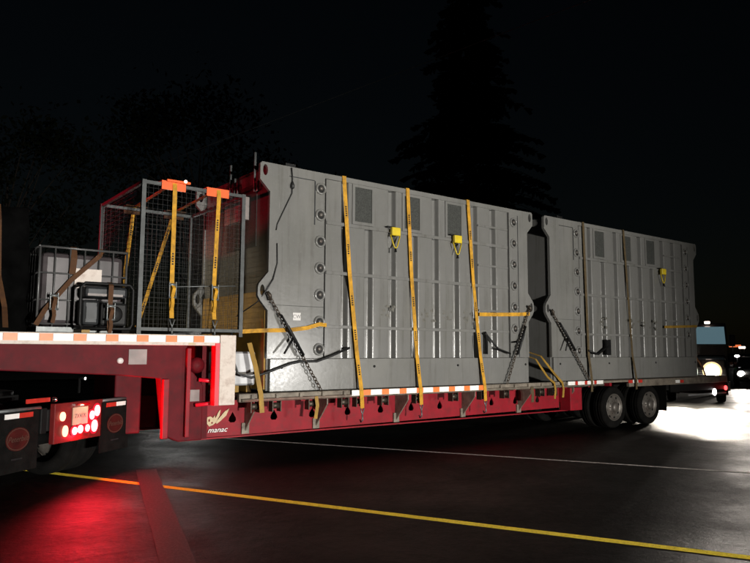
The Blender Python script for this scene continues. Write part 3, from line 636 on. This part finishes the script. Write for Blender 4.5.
# cables and hoses
tag(MB().tube([(-.33, .2, 2.0), (-.36, .1, 1.6), (-.28, .06, 1.36), (-.08, .03, 1.30), (.12, .02, 1.36), (.55, .0, 1.5), (.72, -.02, 1.53), (1.0, -.02, 1.53), (1.3, .0, 1.62), (1.62, -.0, 1.74)], .019, 8).build('air_hose', 'cable'), 'black hose looping past the silver box along the module foot', 'hose')
c_ = thing('cable', (.5, .03, 4.4), 'thin black cable hanging from the top clamp of the near module', 'cable'); MB().tube([(.52, .02, 4.5), (.54, .02, 4.33), (.54, .03, 4.1), (.42, .035, 3.85), (.30, .035, 3.6), (.28, .035, 3.5)], .009, 6).build('lead', 'cable', c_, world=True); MB().lathe((.54, .02, 4.16), (0, 0, 1), [(0, .0), (.02, .03), (.07, .032), (.12, .012), (.14, 0)], 10).build('plug', 'cable', c_, world=True)
c_ = thing('cable', (.3, .03, 3.3), 'thin black cable curving down to the lower front ear of the near module', 'cable'); MB().tube([(.30, .04, 3.3), (.31, .035, 3.0), (.24, .03, 2.75), (.12, .0, 2.58), (.02, .1, 2.4), (-.2, .3, 2.2)], .010, 6).build('lead', 'cable', c_, world=True)
# silver box
t = thing('tool_box', (.0, .75, 1.075), 'silver metal box on the deck in front of the yellow board', 'box')
MB().box(-.24, .12, -.45, .45, .10, .60).build('body', 'silver', t, .03); MB().box(-.25, .13, -.455, .455, .26, .30).build('lid_band', 'alloy', t, .005); MB().box(-.2, -.12, -.4, .4, 0, .1).box(.0, .08, -.4, .4, 0, .1).build('foot', 'yboard', t)

# ------------------------------------------------------------------ load on the gooseneck
CG = thing('wire_cage', (-.95, 1.1, 1.885), 'grey steel cage of wire mesh on the upper deck', 'cage')
def gp(mb, name, m, parent=CG): return mb.build(name, m, parent, world=True)
x0, x1, y0, y1, z0, z1 = -1.69, -.22, .15, 2.1, 1.97, 3.96
for x in (x0, x1):
    for y in (y0, y1): gp(MB().box(x - .028, x + .028, y - .028, y + .028, 1.885, z1 + .028), 'corner_post', 'cagesteel')
for z in (z0, z1):
    for y in (y0, y1): gp(MB().box(x0 + .028, x1 - .028, y - .022, y + .022, z - .022, z + .022), 'frame_rail', 'cagesteel')
    for x in (x0, x1): gp(MB().box(x - .022, x + .022, y0 + .028, y1 - .028, z - .022, z + .022), 'frame_rail', 'cagesteel')
def mesh_panel(p, a, b, na, nb, r=.0019):
    p, a, b = Vector(p), Vector(a), Vector(b); mb = MB()
    for i in range(1, na): mb.tube([p + a*(i/na), p + a*(i/na) + b], r, 4, False)
    for i in range(1, nb): mb.tube([p + b*(i/nb), p + b*(i/nb) + a], r, 4, False)
    return stuff(gp(mb, 'wire_mesh', 'meshwire'))
mesh_panel((x0, y0, z0), (x1 - x0, 0, 0), (0, 0, z1 - z0), 22, 28); mesh_panel((x0, y1, z0), (x1 - x0, 0, 0), (0, 0, z1 - z0), 22, 28)
mesh_panel((x0, y0, z0), (0, y1 - y0, 0), (0, 0, z1 - z0), 28, 28); mesh_panel((x1, y0, z0), (0, y1 - y0, 0), (0, 0, z1 - z0), 28, 28)
gp(MB().box(x0 + .03, x1 - .03, y0 + .03, y1 - .03, z0 - .02, z0), 'cage_floor', 'black')
gp(MB().tube([(x0 + .4, y0 - .02, 2.55), (x1 - .1, y0 - .02, 2.62)], .008, 6), 'tie_rod', 'steel')
def protector(p, label, m='protector'):
    t = thing('corner_protector', p, label, 'corner protector', 'corner protectors under the cage straps'); s = 1 if p[1] < 1 else -1
    MB().poly([(-.035, 0.0), (-.035, .085), (.13, .085), (.13, .07), (-.02, .07), (-.02, 0)][:0] or [(0, -.11), (.014, -.11), (.014, .0), (.13, .0), (.13, .014), (0, .014)], [], lambda a, b, c: (c - .17, a * s - .045 * s, b + .03), .34).build('angle', m, t)
    return t
protector((-1.29, y0, 3.965), 'orange red corner protector on the cage top under the first strap'); protector((-.64, y0, 3.965), 'orange corner protector on the cage top nearest the grey module')
protector((-1.18, y1, 3.965), 'dark red corner protector on the far top edge of the cage', 'strapred'); protector((-.52, y1, 3.965), 'dim orange corner protector on the far top edge, behind the strap', 'strapred')
for (ub, ut, vf), lab in zip(((-1.29, -1.28, (-1.18, -1.25)), (-.68, -.63, (-.52, -.95))), ('orange strap over the cage with its ratchet hanging low, nearest the tote', 'orange strap over the cage nearest the grey module')):
    strap([(ub, .02, 2.12), (ub, .05, 2.3), (ub + .01, .085, 2.6), (ut, .09, 3.9), (ut, .105, 3.985), (ut, .2, 4.0), (vf[0], y1 + .0, 4.0), (vf[0], y1 + .07, 3.96), (vf[1], 2.56, 2.0)], lab, hook=(ub, .0, 2.0), ratchet=[(ub, .06, 2.52)], w=.06, group='straps over the wire cage')
point('protector_lamp_spark', CG, (0, 0, -50), 0.0, (1, 1, 1)) if False else None
# bar with an emissive disc for the first protector's bright spot
bk = thing('protector_bar', (-1.24, .10, 3.995), 'small orange red bar with a glowing spot on the cage top edge', 'lamp')
MB().box(-.16, .18, -.03, .03, -.0, .035).build('housing', 'protector', bk, .01); MB().lathe((.10, -.03, .03), (0, -1, .4), [(0, .022), (.012, .02), (.016, 0)], 10).build('lens', 'markamber', bk)
# plastic totes
def tote(loc, label):
    t = thing('plastic_tote', loc, label, 'tote')
    MB().box(-.55, .55, -.5, .5, 0, .10).build('pallet', 'steel', t)
    MB().box(-.52, .52, -.47, .47, .12, 1.08).build('tank', 'ibc', t, .07)
    mb = MB()
    for k in range(7):
        x = -.55 + 1.1 * k / 6
        for y in (-.5, .5): mb.tube([(x, y, .1), (x, y, 1.14)], .011 if k not in (0, 6) else .016, 6)
        yy = -.5 + k / 6
        for x2 in (-.55, .55): mb.tube([(x2, yy, .1), (x2, yy, 1.14)], .011, 6)
    for z in (.14, .45, .8, 1.14):
        mb.tube([(-.55, -.5, z), (.55, -.5, z), (.55, .5, z), (-.55, .5, z), (-.55, -.5, z)], .012 if z < 1 else .016, 6)
    mb.build('tube_cage', 'totebar', t); MB().box(-.12, .22, -.515, -.508, .62, .88).build('pale_plate', 'dirtywhite', t)  # pale flat rectangle on the tote's front face
    MB().lathe((0, 0, 1.07), (0, 0, 1), [(0, .11), (.05, .11), (.05, 0)], 16).build('cap', 'black', t)
    return t
T1 = tote((-2.28, 1.12, 1.885), 'white plastic tote in a tube cage on the upper deck')
strap([(-2.86, .50, 2.0), (-2.75, .56, 2.2), (-2.45, .58, 2.6), (-2.1, .6, 2.95), (-2.05, .66, 3.05)], 'dark orange strap slanting across the face of the plastic tote', m='strapred', w=.06, marks=False, ratchet=[(-2.66, .54, 2.33)])
strap([(-2.44, .58, 2.68), (-2.42, .6, 2.9), (-2.42, .66, 3.05)], 'short orange strap end at the top of the tote', m='strapred', w=.08, marks=False)
# generator
G = thing('portable_generator', (-2.08, .42, 1.885), 'black framed portable generator in front of the plastic tote', 'generator')
mb = MB()
for y in (-.2, .2): mb.tube([(-.3, y, .08), (-.33, y, .14), (-.33, y, .60), (-.28, y, .66), (.28, y, .66), (.33, y, .60), (.33, y, .14), (.3, y, .08), (-.3, y, .08)], .02, 8)
for x in (-.3, .3): mb.tube([(x, -.2, .64), (x, .2, .64)], .018, 8).tube([(x, -.2, .09), (x, .2, .09)], .018, 8)
mb.build('frame', 'black', G); MB().box(-.27, .27, -.17, .17, .48, .63).build('fuel_tank', 'darksteel', G, .04); MB().box(-.06, .28, -.14, .16, .12, .42).build('engine', 'black', G, .03)
MB().box(-.29, -.08, -.17, .12, .12, .45).build('alternator', 'darksteel', G, .04); MB().lathe((.1, -.14, .27), (0, -1, 0), [(0, .11), (.04, .11), (.06, .09), (.06, .03), (.07, 0)], 16).build('recoil_starter', 'black', G)
MB().box(-.24, -.0, -.185, -.175, .5, .53).box(.06, .2, -.185, -.175, .5, .53).build('trim_label', 'plategrey', G); MB().box(-.25, -.12, -.19, -.18, .2, .36).build('outlet_panel', 'darksteel', G)
for x in (-.25, .25): MB().box(x - .05, x + .05, -.2, .2, 0, .07).build('foot', 'yboard' if x < 0 else 'rubber', G)
strap([(-2.06, .14, 1.92), (-2.06, .16, 2.2), (-2.05, .17, 2.52), (-2.05, .24, 2.57), (-2.05, .6, 2.57)], 'dim orange strap over the middle of the generator', m='strapred', w=.06, marks=False, ratchet=[(-2.06, .15, 2.2)])
# tarped bundle at the picture edge
tb = thing('tarped_bundle', (-3.45, 1.2, 1.885), 'dark tarped bundle beside the tote at the picture edge', 'bundle')
nx, nz = 10, 12; mb = MB(); rnd = random.Random(4); vs = []; fs = []
ring = [(-.55, -.55), (-.2, -.62), (.2, -.6), (.5, -.55), (.56, -.2), (.55, .2), (.5, .55), (.1, .6), (-.3, .6), (-.55, .5), (-.6, .1)]
for j in range(nz):
    z = 1.62 * j / (nz - 1); k = 1 - .12 * (j / nz) ** 3
    for (a, b) in ring: vs.append((a * k + rnd.uniform(-.03, .03), b * k + rnd.uniform(-.03, .03), z + (rnd.uniform(-.03, .03) if j else 0)))
n = len(ring)
for j in range(nz - 1):
    for i in range(n): fs.append((j*n + i, j*n + (i+1) % n, (j+1)*n + (i+1) % n, (j+1)*n + i))
fs.append(tuple((nz-1)*n + i for i in range(n))); mb.add(vs, fs, True).build('tarp', 'tarp', tb)
strap([(-3.27, .02, 1.95), (-3.25, .3, 2.2), (-3.30, .54, 2.6), (-3.33, .56, 3.3), (-3.33, .7, 3.52), (-3.3, 1.7, 3.53)], 'dim orange strap over the tarped bundle at the picture edge', m='strapred', w=.06, marks=False)

# ------------------------------------------------------------------ tractor under the gooseneck
ang = math.atan2(.785, -.62)
TK = thing('semi_tractor', (-2.46, .18, 0), 'dark semi tractor with lit red tail lights under the gooseneck', 'truck', rz=ang)
# local: x forward, y to its left; s (to its right) = -y
def kp(mb, name, m, bevel=0, parent=TK): return mb.build(name, m, parent, bevel)
kp(MB().box(.05, 7.2, .36, .46, .70, 1.0).box(.05, 7.2, -.46, -.36, .70, 1.0).box(.05, .15, -.36, .36, .72, .98).box(2.5, 2.6, -.36, .36, .72, .98), 'frame', 'black', .01)
kp(MB().lathe((1.55, 0, 1.08), (0, 0, 1), [(0, 0), (0, .5), (.06, .5), (.09, .3), (.09, 0)], 20).box(1.2, 1.9, -.45, .45, 1.0, 1.08), 'fifth_wheel', 'black')
for x in (.95, 2.2):
    for y in (-1.22, -.87): wheel(TK, x, y, .5, s=1.08)
    for y in (1.22, .87): wheel(TK, x, y, .5, flip=True, s=1.08)
    kp(MB().tube([(x, -.9, .5), (x, .9, .5)], .09, 10), 'axle', 'black')
for y in (-.98, .98): wheel(TK, 6.6, y * 1.15, .5, flip=y > 0, s=1.08)
# tail light panel (spans s -.32 .. .58)
kp(MB().box(-.02, .05, -.58, .32, .565, 1.045), 'light_panel', mat('panel_red', (.16, .012, .012), .45, var=.2), .008)
kp(MB().box(-.05, -.0, -.28, .0, .995, 1.02), 'plate_lamp', 'chrome')
pl = kp(MB().box(-.032, -.022, -.27, .01, .76, .975), 'licence_plate', 'plate')
mb = MB()
for i, (w, z) in enumerate(((.035, .84), (.02, .84), (.035, .84), (.03, .84), (.02, .84))): pass
text('7X41K', 'plate_lettering', 'ink', pl, (-.0335, -.13, .865), (R(90), 0, R(-90)), .075, ext=.001)
def lamp(s, z, rx_, rz_, m, rim=True):
    o = kp(MB().poly(oval(-s, z, rx_, rz_, 18), [], lambda a, b, c: (-.03 - c, a, b), .016), 'tail_lamp', m)
    if rim: kp(MB().poly(oval(-s, z, rx_ * 1.5, rz_ * 1.35, 18), [oval(-s, z, rx_, rz_, 18)], lambda a, b, c: (-.024 - c, a, b), .012), 'halo_rim', 'tailhalo', parent=o)
    return o
for s_, z_, a_, b_ in ((.345, .855, .042, .055), (.445, .905, .05, .07), (.40, .715, .055, .075), (.025, .69, .042, .046), (.13, .70, .046, .05), (.265, .70, .036, .044)): lamp(s_, z_, a_, b_, 'tailred')
lamp(-.20, .885, .045, .055, 'tailamber', False); lamp(-.145, .705, .045, .068, 'tailamber', False)
for s_, z_ in ((.42, .90), (.40, .71), (.08, .69)): spot('tail_glow', TK, (-.10, -s_, z_), (-3.2, -s_ - .5, .1), 64, 170, .4, (1, .012, .03), .05)
for s_, z_ in ((.30, .80), (.08, .62)): point('tail_lamp_glow', TK, (-.11, -s_, z_), 3.6, (1, .02, .04), .03)
point('plate_lamp_glow', TK, (-.10, -.2, .98), .22, (1, .75, .5), .02)
for sgn in (-1, 1):                                                     # mud flaps: right is -y
    c = .86 * -sgn - (.0 if sgn > 0 else -.03)
    fl = kp(MB().box(-.02, -.005, c - .31, c + .31, .34, 1.0), 'mudflap', 'rubber')
    ev = kp(MB().poly(oval(c, .70, .175, .13, 24), [], lambda a, b, c_: (-.021 - c_, a, b), .004), 'oval_emblem', 'ovalred', parent=fl)
    kp(MB().poly(oval(c, .70, .165, .12, 24), [oval(c, .70, .155, .112, 24)], lambda a, b, c_: (-.0255 - c_, a, b), .003), 'emblem_border', 'emblemink', parent=fl)
    text('Peterbilt', 'emblem_lettering', 'emblemink', fl, (-.0275, c, .70), (R(90), 0, R(-90)), .085, shear=.3, ext=.001)
    for k, m in ((0, 'white'), (1, 'retrored')):
        y1_ = c + sgn * -1 * 0; w_ = .21
        a_ = (c - .21 + .21 * (k if sgn > 0 else 1 - k)); a_ = a_ if sgn > 0 else a_
        kp(MB().box(-.028, -.021, a_, a_ + .208, .93, .985), 'reflector', m, parent=fl)
    kp(MB().box(-.026, -.021, c - .08, c + .08, .475, .492), 'flap_print', 'darksteel', parent=fl)
    kp(MB().tube([(0, c - .35, 1.02), (0, c + .35, 1.02)], .02, 8), 'flap_bar', 'steel')
kp(MB().poly([(a, b) for a, b in [(.35 - 1.0 * math.cos(t), .5 + .66 * math.sin(t)) for t in [R(x) for x in range(20, 165, 12)]] + [(.35 - .98 * math.cos(t), .5 + .64 * math.sin(t)) for t in [R(x) for x in range(164, 19, -12)]]], [], lambda a, b, c: (a + .7, .58 + c, b), .6), 'fender', 'black')
kp(MB().box(-.03, -.02, .42, .80, 1.08, 1.13), 'red_bar', 'retrored'); kp(MB().lathe((-.02, .36, 1.1), (-1, 0, 0), [(0, .03), (.03, .03), (.05, .018), (.055, 0)], 14), 'bar_end', 'chrome')
# cab, sleeper and hood
kp(MB().poly([(3.7, 1.0), (6.1, 1.0), (6.15, 1.9), (5.85, 2.7), (5.5, 3.0), (3.7, 3.1)], [], lambda a, b, c: (a, -1.15 + c, b), 2.3), 'cab', 'truckpaint', .06)
kp(MB().poly([(6.15, .75), (7.6, .75), (7.65, 1.55), (7.4, 1.75), (6.15, 1.9)], [], lambda a, b, c: (a, -.85 + c, b), 1.7), 'hood', 'truckpaint', .06)
kp(MB().box(7.6, 7.75, -1.2, 1.2, .35, .75), 'bumper', 'chrome', .03); kp(MB().box(7.64, 7.68, -.5, .5, .8, 1.6), 'grille', 'chrome')
for y in (-.55, .55): kp(MB().tube([(3.55, y * 2, 1.0), (3.55, y * 2, 3.6)], .08, 12), 'exhaust_stack', 'chrome')
for y in (-1.16, 1.16): kp(MB().box(5.2, 5.85, min(y, y*1.004), max(y, y*1.004), 1.95, 2.6), 'side_window', 'glass'); kp(MB().tube([(4.2, y*.9, .62), (5.6, y*.9, .62)], .3, 16), 'fuel_tank', 'chrome')
kp(MB().poly([(5.87, 2.62), (6.13, 1.98), (6.15, 1.99), (5.9, 2.64)], [], lambda a, b, c: (a, -1.0 + c, b), 2.0), 'windshield', 'glass')
for y in (-1.0, -.6):
    kp(MB().lathe((3.69, y, 2.95), (-1, 0, 0), [(0, .06), (.05, .06), (.08, .03), (.085, 0)], 12), 'beacon', 'markred')
    spot('beacon_glow', TK, (3.58, y, 2.95), (.3, y - 1.9, 6.1), 300, 74, .12, (1, .02, .05), .03)
kp(MB().lathe((.45, -.78, 1.30), (-1, -.1, -.1), [(-.05, .012), (0, .026), (.025, .026), (.03, 0)], 12).box(.5, .52, -.79, -.77, 1.10, 1.30), 'work_lamp_bracket', 'black')
kp(MB().lathe((.44, -.78, 1.30), (-1, -.1, -.1), [(-.0, .02), (.02, .018), (.022, 0)], 12), 'work_lamp', 'markwhite')
spot('front_fill_beam', TK, (3.55, -.9, 2.15), (.3, -2.75, 2.45), 420, 40, .6, (1, .82, .55), .06)  # added lamp on the cab back, brightens the near module's front end
kp(MB().lathe((3.69, -.9, 2.15), (-1, 0, 0), [(0, .07), (.08, .07), (.1, .05), (.1, 0)], 12), 'front_fill_lamp', 'markamber')

# ------------------------------------------------------------------ vehicles
def small_wheel(parent, x, y, flip):
    w = use(tyre_m, 'wheel', parent, (x, y, .33), (0, 0, R(180) if flip else 0), scale=(.72, .8, .72)); use(rim_m, 'rim', w)
def car(name, loc, rz, label, paint, group=None):
    t = thing(name, loc, label, 'car', group, rz)                      # local: x forward
    prof = [(-2.2, .62, .95), (-2.1, .30, 1.02), (-1.4, .22, 1.04), (-.6, .2, .98), (.6, .2, .98), (1.2, .22, .96), (1.8, .26, .86), (2.15, .32, .74), (2.25, .45, .62)]
    hw = [.70, .82, .88, .9, .9, .9, .86, .78, .66]; vs = []; fs = []
    for (x, zb, zt), w in zip(prof, hw):
        vs += [(x, -w*.9, zb), (x, -w, zb + (zt-zb)*.35), (x, -w*.97, zb + (zt-zb)*.75), (x, -w*.82, zt), (x, w*.82, zt), (x, w*.97, zb + (zt-zb)*.75), (x, w, zb + (zt-zb)*.35), (x, w*.9, zb)]
    for i in range(len(prof) - 1):
        for k in range(8): fs.append((8*i + k, 8*i + (k+1) % 8, 8*i + 8 + (k+1) % 8, 8*i + 8 + k))
    fs += [tuple(range(7, -1, -1)), tuple(8*(len(prof)-1) + k for k in range(8))]
    b = MB().add(vs, fs, True).build('body', paint, t); sd = b.modifiers.new('s', 'SUBSURF'); sd.levels = 1; sd.render_levels = 2
    MB().add([(-1.7,-.72,1.0),(-1.7,.72,1.0),(-1.0,.58,1.44),(-1.0,-.58,1.44),(.2,.58,1.46),(.2,-.58,1.46),(1.0,.72,.98),(1.0,-.72,.98)], [(0,1,2,3),(3,2,4,5),(5,4,6,7),(0,3,5,7),(1,6,4,2)]).build('cabin_glass', 'glass', t)
    MB().box(-1.0, .2, -.57, .57, 1.445, 1.48).build('roof', paint, t, .02)
    for y in (-.8, .8):
        small_wheel(t, 1.4, y*1.08 if y < 0 else y*1.08, y > 0); small_wheel(t, -1.35, y*1.08, y > 0)
    for y in (-.55, .55):
        h = MB().lathe((2.13, y, .67), (1, 0, .1), [(0, .15), (.06, .145), (.10, .09), (.11, 0)], 16).build('headlight', 'headwhite', t)
    MB().box(2.2, 2.27, -.45, .45, .36, .52).build('grille', 'black', t, .02); MB().box(2.27, 2.28, -.25, .25, .44, .54).build('number_plate', 'sticker', t)
    for y in (-.95, .95): MB().box(.55, .7, y - .08, y + .08, .98, 1.1).build('mirror', paint, t, .03)
    return t
# unseen car put behind the photographer so its headlights light the load
LC = car('unseen_car', (-2.0, -39.0, 0), R(84.5), 'unseen grey car with its headlights on, waiting across the road from the trailer', 'carpaint', 'cars with lit headlights')
for y in (-.55, .55): spot('headlight_beam', LC, (2.32, y, .68), (38, y - .6, 2.0), MAIN_W, 35, 1.0, (1, .965, .90), .07)
# second unseen car put in so its lamps glint in the lower panels
SCAR = car('waiting_car', (14.2, -26.0, 0), R(118), 'second unseen car with lit headlights, further along the road than the grey one', 'truckpaint', 'cars with lit headlights')
for y in (-.55, .55): spot('headlight_beam', SCAR, (2.32, y, .68), (25, y, .9), 2600, 34, .9, (1, .97, .92), .08)
# oncoming car at the picture's edge
hd = math.atan2(-.42, -.91)
d_ = Vector((math.cos(hd), math.sin(hd), 0)); l_ = Vector((-d_.y, d_.x, 0))
pc = Vector((28.68, 6.31, 0)) - d_ * 2.2 + l_ * .55
OC = car('oncoming_car', (pc.x, pc.y, 0), hd, 'grey oncoming car with a bright white headlight at the picture edge', 'carpaint', 'cars with lit headlights')
for y in (-.55, .55): spot('headlight_beam', OC, (2.32, y, .68), (22, y, -.2), 1700, 70, .8, (1, .90, .80), .05)
# car beyond the gooseneck, its headlights shining under the trailer
FC = car('waiting_car', (5.55, 17.6, 0), R(-107.4), 'dark waiting car beyond the gooseneck, lights shining under the trailer', 'truckpaint', 'cars with lit headlights')
for y in (-.55, .55): spot('headlight_beam', FC, (2.32, y, .68), (12, y, .0), 105, 60, .8, (1, .98, .94), .05)
# truck following the trailer
FT = thing('following_truck', (18.0, 2.95, 0), 'dark truck with a bright headlight and pale windscreen behind the trailer', 'truck', rz=R(180 + 27))
def fp(mb, name, m, bevel=0, parent=FT): return mb.build(name, m, parent, bevel)
fp(MB().poly([(-.1, .5), (-.05, 1.2), (-.25, 1.45), (-1.3, 1.6), (-1.3, .5)], [], lambda a, b, c: (a, -.95 + c, b), 1.9), 'hood', 'truckpaint', .05)
fp(MB().poly([(-1.3, .55), (-1.3, 1.95), (-1.75, 2.6), (-2.2, 2.75), (-3.4, 2.75), (-3.4, .55)], [], lambda a, b, c: (a, -1.05 + c, b), 2.1), 'cab', 'truckpaint', .05)
fp(MB().add([(-1.315, -1.0, 1.98), (-1.315, 1.0, 1.98), (-1.735, .98, 2.575), (-1.735, -.98, 2.575), (-1.285, -1.0, 2.0), (-1.285, 1.0, 2.0), (-1.71, .98, 2.60), (-1.71, -.98, 2.60)], [(0,1,2,3),(7,6,5,4),(0,4,5,1),(1,5,6,2),(2,6,7,3),(3,7,4,0)]), 'windshield', 'cabglass')
fp(MB().box(-6.5, -3.5, -1.0, 1.0, .9, 1.5), 'load_bed', 'truckpaint', .03)
fp(MB().box(-.08, .12, -1.05, 1.05, .42, .72), 'bumper', 'chrome', .03); fp(MB().box(-.06, .0, -.45, .45, .75, 1.18), 'grille', 'steel', .01)
for k in range(5): fp(MB().box(.0, .015, -.42, .42, .80 + .075*k, .83 + .075*k), 'grille_slat', 'black')
for y in (-.52, .52):
    hl_ = fp(MB().lathe((-.02, y, 1.07), (1, 0, 0), [(0, .225), (.05, .22), (.08, .14), (.09, 0)], 18), 'headlight', 'head'); fp(MB().box(-.05, .02, y - .14, y + .3 if y > 0 else y - .3, .76, .82), 'turn_signal', 'markamber')
    fp(MB().lathe((-.03, y, 1.07), (1, 0, 0), [(0, .225), (0, .30), (.05, .29), (.06, .225)], 20), 'halo_ring', 'lamphalo', parent=hl_); fp(MB().box(.12, .15, y - .28, y + .28, .80, .88), 'driving_lamp', 'headwhite')
    spot('headlight_beam', FT, (.16, y, 1.0), (9, y * 1.7, .0), 5600, 38, .8, (1, .90, .76), .07)
    for x in (-.75, -5.2): wheel(FT, x, y * 1.75, .46, flip=y > 0)
for y in (-.45, .45): fp(MB().box(-1.95, -1.75, y - .09, y + .09, 2.72, 2.80), 'roof_marker', 'markamber' if y > 0 else 'markamber', .02)
for y in (-1.2, 1.2): fp(MB().box(-1.4, -1.3, y - .1, y + .1, 1.9, 2.3), 'mirror', 'black', .02)

# ------------------------------------------------------------------ far lights
def far_at(px, py, D):
    d = fx + rx * ((px - 375) / 677.15) - ux * ((py - 281.5) / 677.15); return Vector((-4.63, -8.886, 1.7)) + d * D
def lantern(p, m, s, label, w=1):
    t = thing('street_lantern', (p.x, p.y, 0), label, 'street lamp', 'far street lanterns')
    MB().tube([(0,0,0),(0,0,p.z - .1)], .06, 8).build('post', 'black', t); MB().lathe((0,0,p.z - .12), (0,0,1), [(0,.05),(.04,s*.8),(.12,s),(.2,s*.7),(.22,0)], 10).build('globe', m, t); MB().lathe((0,0,p.z+.1), (0,0,1), [(0,s*1.05),(.08,.03),(.1,0)], 10).build('cap', 'black', t); return t
lantern(far_at(737, 356, 60), 'markwhite', .22, 'low white far lantern right above the oncoming car')
lantern(far_at(732.5, 343.5, 75), 'markwhite', .22, 'white far lantern above the green sign')
def sign(p, w, h, m, label, name='lit_sign'):
    d = (Vector((-4.63, -8.886, 0)) - Vector((p.x, p.y, 0))); t = thing(name, (p.x, p.y, 0), label, 'sign', 'far lit signs', rz=math.atan2(d.y, d.x) + R(90))
    MB().box(-w/2, w/2, -.08, .08, p.z - h/2, p.z + h/2).build('panel', m, t, .05); MB().box(-w/2 - .06, w/2 + .06, .0, .1, p.z - h/2 - .06, p.z + h/2 + .06).build('frame', 'black', t)
    for x in (-w*.3, w*.3): MB().tube([(x, .04, 0), (x, .04, p.z - h/2)], .06, 8).build('post', 'black', t)
    return t
sign(far_at(720, 349.5, 120), 2.0, .62, 'signgreen', 'far lit green sign above the truck headlight')
sign(far_at(735, 346, 120), 1.9, .42, 'signorange', 'far lit orange red sign beside the white lantern')
sign(far_at(742, 347.5, 115), 1.0, .35, 'markamber', 'far lit pale yellow sign near the picture edge')
